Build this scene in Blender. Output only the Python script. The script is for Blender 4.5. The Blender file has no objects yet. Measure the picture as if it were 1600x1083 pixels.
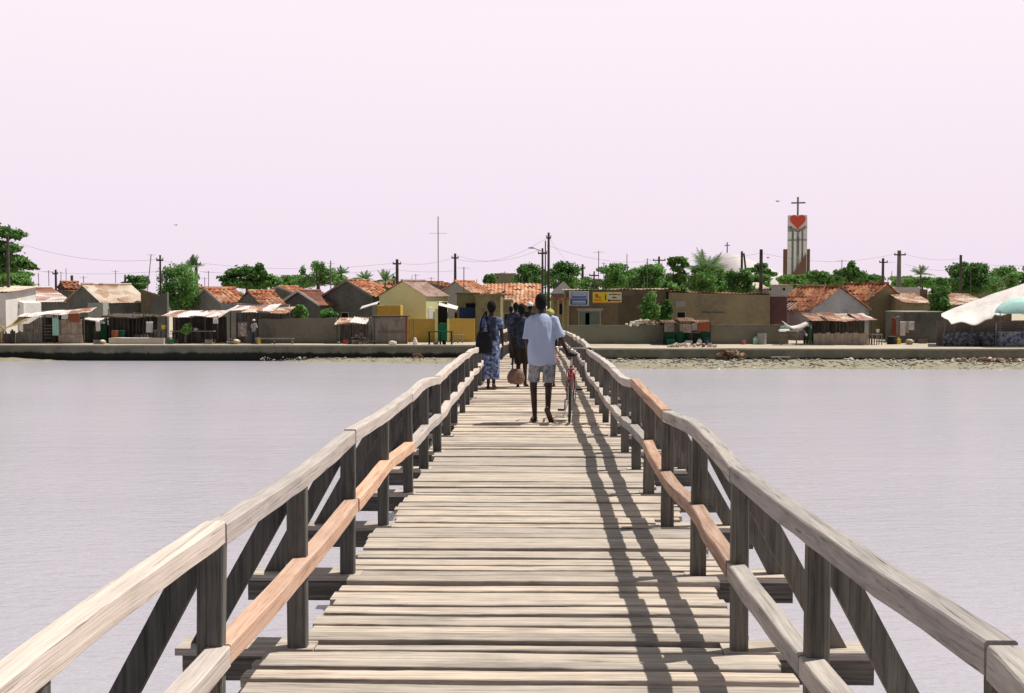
import bpy, bmesh, math, random
from mathutils import Vector, Matrix, noise
R = math.radians
sc = bpy.context.scene
COL = sc.collection

# ---------------------------------------------------------------- camera
F = 1800.0                      # focal length in photo pixels (photo 1600 x 1083)
EYE = 4.2                       # metres above the water
cam_d = bpy.data.cameras.new('camera'); cam = bpy.data.objects.new('camera', cam_d); COL.objects.link(cam)
cam_d.sensor_width = 36.0; cam_d.lens = 36.0 * F / 1600.0
cam_d.clip_start = 0.05; cam_d.clip_end = 9000
PITCH = math.atan(79.5 / F); YAW = math.atan(42.0 / F)
cam.location = (0, 0, EYE)
cam.rotation_euler = (math.pi / 2 - PITCH, 0, YAW)
sc.camera = cam
CAMROT = cam.rotation_euler.to_matrix()

def P(px, py, Y):
    """world point at distance Y along the bridge seen at photo pixel (px, py)"""
    d = CAMROT @ Vector(((px - 800) / F, -(py - 541.5) / F, -1.0))
    s = Y / d.y
    return Vector((d.x * s, Y, EYE + d.z * s))
def PX(px, Y): return P(px, 480, Y).x
def PZ(py, Y, px=842): return P(px, py, Y).z
def PXG(px, Y): return P(px, 535, Y).x

# ---------------------------------------------------------------- world, sun, exposure
SUN_DIR = Vector((0.50, 0.22, 1.0)).normalized()
sun_el = math.asin(SUN_DIR.z); sun_az = math.atan2(SUN_DIR.x, SUN_DIR.y)
w = bpy.data.worlds.new('World'); sc.world = w; w.use_nodes = True
nt = w.node_tree; nt.nodes.clear()
out = nt.nodes.new('ShaderNodeOutputWorld')
sky = nt.nodes.new('ShaderNodeTexSky'); sky.sky_type = 'NISHITA'; sky.sun_disc = False
sky.sun_elevation = sun_el; sky.sun_rotation = sun_az; sky.dust_density = 6; sky.air_density = 1.0
bg1 = nt.nodes.new('ShaderNodeBackground'); bg1.inputs[1].default_value = 0.07
nt.links.new(sky.outputs[0], bg1.inputs[0])
tc = nt.nodes.new('ShaderNodeTexCoord'); sep = nt.nodes.new('ShaderNodeSeparateXYZ')
nt.links.new(tc.outputs['Generated'], sep.inputs[0])
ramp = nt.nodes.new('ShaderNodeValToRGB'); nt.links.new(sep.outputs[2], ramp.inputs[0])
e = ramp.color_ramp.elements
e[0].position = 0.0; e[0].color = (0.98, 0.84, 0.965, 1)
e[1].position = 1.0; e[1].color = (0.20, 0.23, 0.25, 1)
for pos, c in ((0.10, (1.01, 0.88, 0.99, 1)), (0.24, (1.08, 0.955, 1.03, 1)), (0.36, (0.70, 0.69, 0.68, 1)), (0.55, (0.38, 0.41, 0.41, 1))):  # upper sky, above the view, dimmed to deepen shade
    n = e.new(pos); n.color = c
bg2 = nt.nodes.new('ShaderNodeBackground'); bg2.inputs[1].default_value = 1.0
# unseen sky behind the camera is dimmed and bluer, to deepen shade on walls
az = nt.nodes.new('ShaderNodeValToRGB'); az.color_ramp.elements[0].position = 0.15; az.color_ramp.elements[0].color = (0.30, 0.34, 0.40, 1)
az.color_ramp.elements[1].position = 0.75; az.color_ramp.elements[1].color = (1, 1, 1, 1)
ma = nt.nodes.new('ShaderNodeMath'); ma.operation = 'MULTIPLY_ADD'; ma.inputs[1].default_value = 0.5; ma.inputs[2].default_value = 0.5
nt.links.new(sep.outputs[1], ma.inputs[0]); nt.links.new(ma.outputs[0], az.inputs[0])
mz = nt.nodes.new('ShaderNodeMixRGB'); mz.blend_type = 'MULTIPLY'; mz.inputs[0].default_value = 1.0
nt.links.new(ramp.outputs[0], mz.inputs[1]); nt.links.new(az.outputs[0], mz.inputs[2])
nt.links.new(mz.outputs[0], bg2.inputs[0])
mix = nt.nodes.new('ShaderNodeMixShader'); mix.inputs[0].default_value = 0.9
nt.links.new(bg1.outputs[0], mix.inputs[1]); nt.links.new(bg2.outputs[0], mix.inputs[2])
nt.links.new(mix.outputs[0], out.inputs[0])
sl = bpy.data.lights.new('sun', 'SUN'); sl.energy = 4.8; sl.angle = R(0.53); sl.color = (1.0, 0.95, 0.86)
so = bpy.data.objects.new('sun', sl); COL.objects.link(so)
so.rotation_euler = (-SUN_DIR).to_track_quat('-Z', 'Y').to_euler(); so.location = (20, 10, 60)
sc.view_settings.view_transform = 'Standard'; sc.view_settings.look = 'None'
sc.view_settings.exposure = 0.0; sc.view_settings.gamma = 1.0
sc.cycles.max_bounces = 6; sc.cycles.volume_bounces = 0; sc.cycles.transparent_max_bounces = 8
sc.cycles.use_denoising = True

# ---------------------------------------------------------------- materials
def _new(name):
    m = bpy.data.materials.new(name); m.use_nodes = True
    n = m.node_tree; b = n.nodes['Principled BSDF']
    return m, n, b
def _link(n, a, b): n.links.new(a, b)
def _ramp(n, src, stops):
    r = n.nodes.new('ShaderNodeValToRGB'); _link(n, src, r.inputs[0])
    r.color_ramp.elements[0].position = stops[0][0]; r.color_ramp.elements[0].color = (*stops[0][1], 1)
    r.color_ramp.elements[1].position = stops[-1][0]; r.color_ramp.elements[1].color = (*stops[-1][1], 1)
    for p, c in stops[1:-1]:
        q = r.color_ramp.elements.new(p); q.color = (*c, 1)
    return r
def _coords(n, scale=(1, 1, 1), per_object=True):
    t = n.nodes.new('ShaderNodeTexCoord'); mp = n.nodes.new('ShaderNodeMapping')
    mp.inputs['Scale'].default_value = scale
    if per_object:
        oi = n.nodes.new('ShaderNodeObjectInfo'); mu = n.nodes.new('ShaderNodeMath'); mu.operation = 'MULTIPLY'
        mu.inputs[1].default_value = 53.0; _link(n, oi.outputs['Random'], mu.inputs[0])
        ad = n.nodes.new('ShaderNodeVectorMath'); ad.operation = 'ADD'
        _link(n, t.outputs['Object'], ad.inputs[0]); _link(n, mu.outputs[0], ad.inputs[1])
        _link(n, ad.outputs[0], mp.inputs['Vector'])
    else:
        _link(n, t.outputs['Object'], mp.inputs['Vector'])
    return mp
def _noise(n, vec, scale, detail=4, rough=0.6):
    q = n.nodes.new('ShaderNodeTexNoise'); q.inputs['Scale'].default_value = scale
    q.inputs['Detail'].default_value = detail; q.inputs['Roughness'].default_value = rough
    _link(n, vec, q.inputs['Vector']); return q
def _bump(n, b, h, strength, dist=0.02):
    u = n.nodes.new('ShaderNodeBump'); u.inputs['Strength'].default_value = strength; u.inputs['Distance'].default_value = dist
    _link(n, h, u.inputs['Height']); _link(n, u.outputs[0], b.inputs['Normal']); return u
def lerp(a, b, t): return tuple(x + (y - x) * t for x, y in zip(a, b))
def mul(c, k): return tuple(x * k for x in c)
_MC = {}
def rough(name, base, var=0.35, scale=1.2, stain=None, rg=0.9, bump=0.3, fine=9.0, metal=0.0):
    """weathered plain surface: two scales of patchy colour plus a fine bump"""
    if name in _MC: return _MC[name]
    m, n, b = _new(name)
    mp = _coords(n)
    n1 = _noise(n, mp.outputs[0], scale, 6, 0.65); n2 = _noise(n, mp.outputs[0], fine, 4, 0.7)
    mx = n.nodes.new('ShaderNodeMath'); mx.operation = 'MULTIPLY_ADD'
    mx.inputs[1].default_value = 0.35; _link(n, n2.outputs[0], mx.inputs[0])
    m2 = n.nodes.new('ShaderNodeMath'); m2.operation = 'MULTIPLY'; m2.inputs[1].default_value = 0.65
    _link(n, n1.outputs[0], m2.inputs[0]); _link(n, m2.outputs[0], mx.inputs[2])
    dark = stain if stain else mul(base, 1 - var)
    r = _ramp(n, mx.outputs[0], [(0.30, dark), (0.47, mul(base, 0.95)), (0.68, mul(base, 1 + var * 0.45))])
    _link(n, r.outputs[0], b.inputs['Base Color'])
    b.inputs['Roughness'].default_value = rg; b.inputs['Metallic'].default_value = metal
    b.inputs['Specular IOR Level'].default_value = 0.25
    if bump: _bump(n, b, n2.outputs[0], bump)
    _MC[name] = m; return m

def wood(name, dark, mid, light, axis, crack=0.5, fine=1.0, blot=1.0):
    """weathered timber with grain running along an axis (0 x, 1 y, 2 z)"""
    if name in _MC: return _MC[name]
    m, n, b = _new(name)
    s = [48.0 * fine] * 3; s[axis] = 1.7 * fine
    mp = _coords(n, tuple(s))
    n1 = _noise(n, mp.outputs[0], 1.0, 10, 0.72); n1.inputs['Distortion'].default_value = 0.5
    s2 = [105.0 * fine] * 3; s2[axis] = 1.8 * fine
    mp2 = _coords(n, tuple(s2)); n2 = _noise(n, mp2.outputs[0], 1.0, 3, 0.6); n2.inputs['Distortion'].default_value = 0.35
    mp3 = _coords(n, (1, 1, 1)); n3 = _noise(n, mp3.outputs[0], 2.2, 4, 0.6)
    r = _ramp(n, n1.outputs[0], [(0.33, dark), (0.47, mid), (0.66, light)])
    r3 = _ramp(n, n3.outputs[0], [(0.30, (1 - .34 * blot,) * 3), (0.48, (0.98, 0.98, 0.98)), (0.70, (1 + .14 * blot, 1 + .11 * blot, 1 + .07 * blot))])
    mm = n.nodes.new('ShaderNodeMixRGB'); mm.blend_type = 'MULTIPLY'; mm.inputs[0].default_value = 1
    _link(n, r.outputs[0], mm.inputs[1]); _link(n, r3.outputs[0], mm.inputs[2])
    rc = _ramp(n, n2.outputs[0], [(0.30, (0.22, 0.2, 0.2)), (0.39, (1, 1, 1)), (1.0, (1, 1, 1))])
    mc = n.nodes.new('ShaderNodeMixRGB'); mc.blend_type = 'MULTIPLY'; mc.inputs[0].default_value = crack
    _link(n, mm.outputs[0], mc.inputs[1]); _link(n, rc.outputs[0], mc.inputs[2])
    oi = n.nodes.new('ShaderNodeObjectInfo')
    rr = _ramp(n, oi.outputs['Random'], [(0.0, (0.82, 0.82, 0.84)), (0.5, (1.0, 1.0, 1.0)), (1.0, (1.16, 1.12, 1.08))])
    mo = n.nodes.new('ShaderNodeMixRGB'); mo.blend_type = 'MULTIPLY'; mo.inputs[0].default_value = 1
    _link(n, mc.outputs[0], mo.inputs[1]); _link(n, rr.outputs[0], mo.inputs[2])
    _link(n, mo.outputs[0], b.inputs['Base Color'])
    b.inputs['Roughness'].default_value = 0.85; b.inputs['Specular IOR Level'].default_value = 0.2
    _bump(n, b, n2.outputs[0], 0.5, 0.006)
    _MC[name] = m; return m

def leafmat(name, a, bcol, scale=0.9):
    if name in _MC: return _MC[name]
    m, n, b = _new(name)
    mp = _coords(n); n1 = _noise(n, mp.outputs[0], scale, 3, 0.7); n2 = _noise(n, mp.outputs[0], 7.0, 2, 0.6)
    ad = n.nodes.new('ShaderNodeMath'); ad.operation = 'MULTIPLY_ADD'; ad.inputs[1].default_value = 0.5
    m2 = n.nodes.new('ShaderNodeMath'); m2.operation = 'MULTIPLY'; m2.inputs[1].default_value = 0.5
    _link(n, n1.outputs[0], m2.inputs[0]); _link(n, n2.outputs[0], ad.inputs[0]); _link(n, m2.outputs[0], ad.inputs[2])
    r = _ramp(n, ad.outputs[0], [(0.34, a), (0.64, bcol)])
    _link(n, r.outputs[0], b.inputs['Base Color']); b.inputs['Roughness'].default_value = 0.6
    b.inputs['Specular IOR Level'].default_value = 0.3
    tr = n.nodes.new('ShaderNodeBsdfTranslucent'); _link(n, r.outputs[0], tr.inputs[0])
    ms = n.nodes.new('ShaderNodeMixShader'); ms.inputs[0].default_value = 0.3
    o = n.nodes['Material Output']
    _link(n, b.outputs[0], ms.inputs[1]); _link(n, tr.outputs[0], ms.inputs[2]); _link(n, ms.outputs[0], o.inputs[0])
    _MC[name] = m; return m

def pattern(name, stops, scale=22.0, rg=0.8):
    """printed cloth"""
    if name in _MC: return _MC[name]
    m, n, b = _new(name)
    mp = _coords(n); v = _noise(n, mp.outputs[0], scale, 3, 0.6)
    r = _ramp(n, v.outputs[0], stops); r.color_ramp.interpolation = 'EASE'
    _link(n, r.outputs[0], b.inputs['Base Color']); b.inputs['Roughness'].default_value = rg
    _MC[name] = m; return m

def patches(name, cols, scale=2.0, rg=0.8, metal=0.0, stretch=(1, 1, 1), bump=0.2):
    """mottled colour jumps (roof tiles, rusted sheets)"""
    if name in _MC: return _MC[name]
    m, n, b = _new(name)
    mp = _coords(n, stretch)
    v = n.nodes.new('ShaderNodeTexVoronoi'); v.inputs['Scale'].default_value = scale * 2.2
    _link(n, mp.outputs[0], v.inputs['Vector'])
    se = n.nodes.new('ShaderNodeSeparateColor'); _link(n, v.outputs['Color'], se.inputs[0])
    n1 = _noise(n, mp.outputs[0], scale * 0.35, 5, 0.7)
    ad = n.nodes.new('ShaderNodeMath'); ad.operation = 'MULTIPLY_ADD'; ad.inputs[1].default_value = 0.22
    m2 = n.nodes.new('ShaderNodeMath'); m2.operation = 'MULTIPLY'; m2.inputs[1].default_value = 0.9
    _link(n, n1.outputs[0], m2.inputs[0]); _link(n, se.outputs[0], ad.inputs[0]); _link(n, m2.outputs[0], ad.inputs[2])
    k = len(cols); r = _ramp(n, ad.outputs[0], [(0.36 + 0.36 * i / (k - 1), c) for i, c in enumerate(cols)])
    _link(n, r.outputs[0], b.inputs['Base Color']); b.inputs['Roughness'].default_value = rg
    b.inputs['Metallic'].default_value = metal; b.inputs['Specular IOR Level'].default_value = 0.25
    if bump: _bump(n, b, n1.outputs[0], bump, 0.03)
    _MC[name] = m; return m

# ---------------------------------------------------------------- mesh helpers
def BM(): return bmesh.new()
def box(bm, x0, x1, y0, y1, z0, z1):
    v = [bm.verts.new(c) for c in ((x0, y0, z0), (x1, y0, z0), (x1, y1, z0), (x0, y1, z0), (x0, y0, z1), (x1, y0, z1), (x1, y1, z1), (x0, y1, z1))]
    for f in ((0, 3, 2, 1), (4, 5, 6, 7), (0, 1, 5, 4), (1, 2, 6, 5), (2, 3, 7, 6), (3, 0, 4, 7)):
        bm.faces.new([v[i] for i in f])
def frame_of(d):
    d = d.normalized(); up = Vector((0, 0, 1)) if abs(d.z) < 0.95 else Vector((1, 0, 0))
    s = d.cross(up).normalized(); u = s.cross(d).normalized(); return s, u
def beam(bm, a, b, w, h, side=None):
    a = Vector(a); b = Vector(b)
    s, u = frame_of(b - a)
    if side: s = Vector(side).normalized(); u = s.cross((b - a).normalized()).normalized()
    v = []
    for p in (a, b):
        for i, j in ((-1, -1), (1, -1), (1, 1), (-1, 1)):
            v.append(bm.verts.new(p + s * (i * w / 2) + u * (j * h / 2)))
    for f in ((0, 1, 2, 3), (7, 6, 5, 4), (0, 4, 5, 1), (1, 5, 6, 2), (2, 6, 7, 3), (3, 7, 4, 0)):
        bm.faces.new([v[i] for i in f])
def tube(bm, pts, rad, n=6, cap=True, ell=None):
    pts = [Vector(p) for p in pts]
    if not hasattr(rad, '__len__'): rad = [rad] * len(pts)
    rings = []; s = None
    for i, p in enumerate(pts):
        d = (pts[min(i + 1, len(pts) - 1)] - pts[max(i - 1, 0)]).normalized()
        if s is None: s, u = frame_of(d)
        else:
            s = s - d * s.dot(d)
            s = s.normalized() if s.length > 1e-4 else frame_of(d)[0]
            u = s.cross(d).normalized()
        rings.append([bm.verts.new(p + (s * math.cos(2 * math.pi * k / n) + u * math.sin(2 * math.pi * k / n)) * rad[i]) for k in range(n)])
    for a, b in zip(rings, rings[1:]):
        for k in range(n): bm.faces.new((a[k], a[(k + 1) % n], b[(k + 1) % n], b[k]))
    if cap: bm.faces.new(rings[0][::-1]); bm.faces.new(rings[-1])
def rings(bm, rs, cap=True):
    """loft through lists of points"""
    R_ = [[bm.verts.new(p) for p in r] for r in rs]; n = len(rs[0])
    for a, b in zip(R_, R_[1:]):
        for k in range(n): bm.faces.new((a[k], a[(k + 1) % n], b[(k + 1) % n], b[k]))
    if cap: bm.faces.new(R_[0][::-1]); bm.faces.new(R_[-1])
def poly(bm, pts, dvec):
    """prism: polygon extruded along dvec"""
    d = Vector(dvec); a = [bm.verts.new(Vector(p)) for p in pts]; b = [bm.verts.new(Vector(p) + d) for p in pts]
    bm.faces.new(a[::-1]); bm.faces.new(b); n = len(pts)
    for k in range(n): bm.faces.new((a[k], a[(k + 1) % n], b[(k + 1) % n], b[k]))
def sheet(bm, A, B, C, D, nu, nv, amp=0.0, per=0, thick=0.02, wob=0.0, seed=0.0):
    """sheet A-B (one edge, u) to D-C (v), corrugated along u, with thickness"""
    A, B, C, D = map(Vector, (A, B, C, D)); nrm = (B - A).cross(D - A).normalized()
    if nrm.z < 0: nrm = -nrm
    top = []; bot = []
    for j in range(nv + 1):
        t = j / nv; ra = []; rb = []
        for i in range(nu + 1):
            s = i / nu; p = A.lerp(B, s).lerp(D.lerp(C, s), t)
            h = amp * math.sin(2 * math.pi * per * s) + wob * noise.noise(Vector((p.x * 0.9 + seed, p.y * 0.9, p.z)))
            q = p + nrm * h
            ra.append(bm.verts.new(q)); rb.append(bm.verts.new(q - nrm * thick))
        top.append(ra); bot.append(rb)
    for j in range(nv):
        for i in range(nu):
            bm.faces.new((top[j][i], top[j][i + 1], top[j + 1][i + 1], top[j + 1][i]))
            bm.faces.new((bot[j][i], bot[j + 1][i], bot[j + 1][i + 1], bot[j][i + 1]))
    for i in range(nu):
        bm.faces.new((top[0][i], bot[0][i], bot[0][i + 1], top[0][i + 1]))
        bm.faces.new((top[nv][i], top[nv][i + 1], bot[nv][i + 1], bot[nv][i]))
    for j in range(nv):
        bm.faces.new((top[j][0], top[j + 1][0], bot[j + 1][0], bot[j][0]))
        bm.faces.new((top[j][nu], bot[j][nu], bot[j + 1][nu], top[j + 1][nu]))
def ball(bm, c, r, seg=12, ring=8, sc3=(1, 1, 1), rot=None):
    m = Matrix.Translation(Vector(c)) @ (rot.to_4x4() if rot else Matrix.Identity(4)) @ Matrix.Diagonal((r * sc3[0], r * sc3[1], r * sc3[2], 1))
    bmesh.ops.create_uvsphere(bm, u_segments=seg, v_segments=ring, radius=1, matrix=m)
def cap(bm, a, b, r0, r1, n=12):
    """tapered limb with round ends"""
    a = Vector(a); b = Vector(b); d = (b - a).normalized()
    pts = [a - d * r0 * 0.95, a - d * r0 * 0.6, a, a.lerp(b, 0.5), b, b + d * r1 * 0.6, b + d * r1 * 0.95]
    tube(bm, pts, [r0 * 0.3, r0 * 0.8, r0, (r0 + r1) / 2, r1, r1 * 0.8, r1 * 0.3], n)
def mesh_of(name, bm, mat, smooth=False, recalc=True):
    if recalc: bmesh.ops.recalc_face_normals(bm, faces=bm.faces)
    me = bpy.data.meshes.new(name); bm.to_mesh(me); bm.free()
    if mat: me.materials.append(mat)
    if smooth:
        for p in me.polygons: p.use_smooth = True
    return me
def obj(name, bm, mat, parent=None, smooth=False, loc=None, label=None):
    o = bpy.data.objects.new(name, mesh_of(name, bm, mat, smooth)); COL.objects.link(o)
    if parent is not None: o.parent = parent
    if loc is not None: o.location = loc
    if label: o['label'] = label
    return o
def tag(o, label, cat, group=None, kind=None):
    o['label'] = label; o['category'] = cat
    if group: o['group'] = group
    if kind: o['kind'] = kind
    return o
def thing(name, label, cat, loc=(0, 0, 0), rz=0.0, group=None):
    o = bpy.data.objects.new(name, None); COL.objects.link(o); o.empty_display_size = 0.3
    o.location = loc; o.rotation_euler = (0, 0, rz)
    return tag(o, label, cat, group, 'thing')
def structure(name, bm, mat, label=None, cat=None, smooth=False):
    o = obj(name, bm, mat, None, smooth); o['kind'] = 'structure'; o['label'] = label or name.replace('_', ' '); o['category'] = cat or name.split('_')[-1]
    return o
def solid(name, bm, mat, parent, voxel=0.012, smooth_it=4, loc=None, fold=0.0, fscale=6.0, label=None):
    """fuse overlapping closed shapes into one continuous smooth surface"""
    o = obj(name, bm, None, None)
    md = o.modifiers.new('r', 'REMESH'); md.mode = 'VOXEL'; md.voxel_size = voxel; md.use_smooth_shade = True
    ms = o.modifiers.new('s', 'SMOOTH'); ms.iterations = smooth_it; ms.factor = 0.5
    dg = bpy.context.evaluated_depsgraph_get(); me = bpy.data.meshes.new_from_object(o.evaluated_get(dg))
    old = o.data; o.modifiers.clear(); o.data = me; bpy.data.meshes.remove(old); me.name = name
    me.materials.clear(); me.materials.append(mat)
    if fold:
        ns = [v.normal.copy() for v in me.vertices]
        for v, nn in zip(me.vertices, ns):
            p = v.co; k = noise.noise(Vector((p.x * fscale, p.y * fscale, p.z * fscale * 0.35)))
            k2 = noise.noise(Vector((p.x * fscale * 2.3 + 9, p.y * fscale * 2.3, p.z * fscale * 0.9)))
            v.co = p + nn * fold * (k + 0.5 * k2)
    for p in me.polygons: p.use_smooth = True
    if parent is not None: o.parent = parent
    if loc is not None: o.location = loc
    if label: o['label'] = label
    return o
def copy_tree(root, loc, rz, label):
    r = root.copy(); COL.objects.link(r); r.location = loc; r.rotation_euler = (0, 0, rz); r['label'] = label
    for ch in root.children:
        c = ch.copy(); COL.objects.link(c); c.parent = r
        for g in ch.children:
            d = g.copy(); COL.objects.link(d); d.parent = c
    return r
# ---------------------------------------------------------------- water, ground, shore
GZ = 1.0                         # town ground above the water
YL, YR = 73.8, 69.5              # face of the sea wall left and right of the bridge
def water_mat():
    m, n, b = _new('water')
    mp = _coords(n, (0.9, 2.6, 1), False)
    n1 = _noise(n, mp.outputs[0], 2.2, 4, 0.62)
    mp2 = _coords(n, (0.10, 0.30, 1), False); n2 = _noise(n, mp2.outputs[0], 1.0, 3, 0.5)
    ad = n.nodes.new('ShaderNodeMath'); ad.operation = 'MULTIPLY_ADD'; ad.inputs[1].default_value = 0.7
    _link(n, n2.outputs[0], ad.inputs[0]); _link(n, n1.outputs[0], ad.inputs[2])
    mp4 = _coords(n, (0.42, 1.5, 1), False); n4 = _noise(n, mp4.outputs[0], 1.0, 2, 0.5); n4.inputs['Distortion'].default_value = .4
    a4 = n.nodes.new('ShaderNodeMath'); a4.operation = 'MULTIPLY_ADD'; a4.inputs[1].default_value = 0.9
    _link(n, n4.outputs[0], a4.inputs[0]); _link(n, ad.outputs[0], a4.inputs[2])
    _bump(n, b, a4.outputs[0], 1.0, 0.05)
    mp3 = _coords(n, (0.03, 0.10, 1), False); n3 = _noise(n, mp3.outputs[0], 1.0, 3, 0.5)
    r = _ramp(n, n3.outputs[0], [(0.35, (0.435, 0.415, 0.465)), (0.65, (0.47, 0.445, 0.50))])
    _link(n, r.outputs[0], b.inputs['Base Color'])
    b.inputs['Roughness'].default_value = 0.18; b.inputs['IOR'].default_value = 1.33
    return m
M_WATER = water_mat()
bm = BM(); v = [bm.verts.new(c) for c in ((-4000, -3000, 0), (4000, -3000, 0), (4000, 80, 0), (-4000, 80, 0))]; bm.faces.new(v)
structure('water', bm, M_WATER, 'calm pale grey water of the lagoon on both sides of the footbridge', 'water')
M_SAND = rough('sandy_ground', (0.50, 0.43, 0.34), 0.35, 0.5, fine=6)
bm = BM()
def gsheet(bm, pts):
    bm.faces.new([bm.verts.new(p) for p in pts])
XM = 0.0
gsheet(bm, [(-4000, YL + .3, GZ), (XM, YL + .3, GZ), (XM, 6000, GZ), (-4000, 6000, GZ)])
gsheet(bm, [(XM, YR + .3, GZ), (4000, YR + .3, GZ), (4000, 6000, GZ), (XM, 6000, GZ)])
structure('ground', bm, M_SAND, 'pale sandy ground of the village behind the sea wall', 'ground')
def seawall_mat(nm, kk, lo, hi):
    m, n, b = _new(nm)
    mp = _coords(n, (1, 1, 1), False)
    n1 = _noise(n, mp.outputs[0], 1.1, 6, 0.7); r = _ramp(n, n1.outputs[0], [(0.3, (0.095 * kk, 0.103 * kk ** .8, 0.078 * kk ** .8)), (0.5, (0.15 * kk, 0.150 * kk ** .85, 0.112 * kk ** .8)), (0.7, (0.21 * kk, 0.20 * kk ** .85, 0.15 * kk ** .8))])
    t = n.nodes.new('ShaderNodeTexCoord'); s = n.nodes.new('ShaderNodeSeparateXYZ'); _link(n, t.outputs['Object'], s.inputs[0])
    ad = n.nodes.new('ShaderNodeMath'); ad.operation = 'MULTIPLY_ADD'; ad.inputs[1].default_value = 0.5; _link(n, n1.outputs[0], ad.inputs[0]); _link(n, s.outputs[2], ad.inputs[2])
    r2 = _ramp(n, ad.outputs[0], [(lo, (0.08, 0.09, 0.08)), (hi, (1, 1, 1))])
    mm = n.nodes.new('ShaderNodeMixRGB'); mm.blend_type = 'MULTIPLY'; mm.inputs[0].default_value = 1
    _link(n, r.outputs[0], mm.inputs[1]); _link(n, r2.outputs[0], mm.inputs[2]); _link(n, mm.outputs[0], b.inputs['Base Color'])
    b.inputs['Roughness'].default_value = 0.9; _bump(n, b, n1.outputs[0], 0.5, 0.05)
    return m
M_SW = seawall_mat('dark_sea_wall', 1.3, .72, .84); M_SWR = seawall_mat('mossy_sea_wall', 1.45, .64, .76)
M_COPE = rough('pale_coping', (0.52, 0.46, 0.37), 0.3, 0.8)
def seawall(label, x0, x1, Y, seed):
    t = thing('sea_wall', label, 'sea wall', ((x0 + x1) / 2, Y, 0)); c = (x0 + x1) / 2; rnd = random.Random(seed)
    bm = BM(); n = 60
    xs = [x0 - c + (x1 - x0) * i / n for i in range(n + 1)]
    for a, b_ in zip(xs, xs[1:]):
        pass
    rings(bm, [[(x, -0.05 + 0.05 * noise.noise(Vector((x * .2, seed, 0))), -1.0), (x, 0.0 + 0.04 * noise.noise(Vector((x * .2, seed, 0))), GZ - .07), (x, 0.42, GZ - .07), (x, 0.42, -1.0)] for x in xs])
    obj('wall', bm, M_SW if x0 < -10 else M_SWR, t)
    bm = BM()
    rings(bm, [[(x, -0.05, GZ - .066), (x, -0.04, GZ + 0.03 + .03 * noise.noise(Vector((x * .5, seed, 3)))), (x, 0.45, GZ + 0.035), (x, 0.45, GZ - .066)] for x in xs])
    obj('coping', bm, M_COPE, t)
    return t
seawall('long dark stained sea wall left of the footbridge with black algae at its foot', -160, -0.9, YL, 3)
seawall('long mossy sea wall right of the footbridge behind the stony beach', 1.1, 160, YR, 7)
# beaches
M_BEACH = rough('stony_beach', (0.30, 0.27, 0.20), 0.65, 1.6, fine=12, bump=0.8)
def beach(label, x0, x1, yw, zt, reach, seed):
    bm = BM(); nx, ny = 120, 10; g = []
    for j in range(ny + 1):
        t = j / ny; row = []
        for i in range(nx + 1):
            x = x0 + (x1 - x0) * i / nx
            rr = reach(x) * (1 + 0.12 * noise.noise(Vector((x * 0.45, seed, 0)))+ 0.05 * noise.noise(Vector((x * 2.1, seed, 0))))
            y = yw + 0.1 - (rr + 1.2) * t
            z = -0.12 + (zt + .10) * min(1.0, max(0, rr - .2) / 1.3) * (1 - t * 1.1) + 0.05 * noise.noise(Vector((x * 1.6, y * 1.6, seed)))
            row.append(bm.verts.new((x, y, z)))
        g.append(row)
    for j in range(ny):
        for i in range(nx): bm.faces.new((g[j][i], g[j][i + 1], g[j + 1][i + 1], g[j + 1][i]))
    return structure('beach', bm, M_BEACH, label, 'beach', True)
def reachR(x): return 3.9 if x > 6 else max(1.5, 2.0 + x * 0.32)
beach('strip of stony beach below the sea wall right of the footbridge', 1.3, 90, YR, 0.42, reachR, 1)
def reachL(x): return max(0.15, 3.6 * min(1, max(0, (x + 19) / 12))) + max(0, min(1.7, (-28 - x) * .22))
beach('thin strip of muddy beach below the sea wall left of the footbridge', -60, -1.2, YL, 0.26, reachL, 5)
rnd = random.Random(11)
bm = BM()
for i in range(1500):
    x = rnd.uniform(1.6, 34) if rnd.random() < .8 else rnd.uniform(-18, -1.5)
    if x > 0: r_ = reachR(x); t = rnd.random() ** 1.2; y = YR - .2 - r_ * t * 0.95; z = .42 * (1 - t * 1.2)
    else: r_ = reachL(x); t = rnd.random(); y = YL - .2 - r_ * t * .8; z = .26 * (1 - t * 1.1)
    s = rnd.uniform(.03, .10) * (1.7 if rnd.random() < .07 else 1) * (1 if x > 0 else .6)
    m = Matrix.Translation((x, y, z)) @ Matrix.Rotation(rnd.uniform(0, 6), 4, 'Z') @ Matrix.Diagonal((s * rnd.uniform(.8, 1.7), s, s * rnd.uniform(.4, .8), 1))
    bmesh.ops.create_icosphere(bm, subdivisions=1, radius=1, matrix=m)
o = obj('beach_stones', bm, patches('stones', [(0.10, 0.09, 0.08), (0.25, 0.22, 0.18), (0.45, 0.42, 0.36), (0.7, 0.66, 0.6)], 1.6, bump=0))
tag(o, 'scattered stones, shells and rubble on the narrow beaches below the sea walls', 'stones', kind='stuff')

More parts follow.
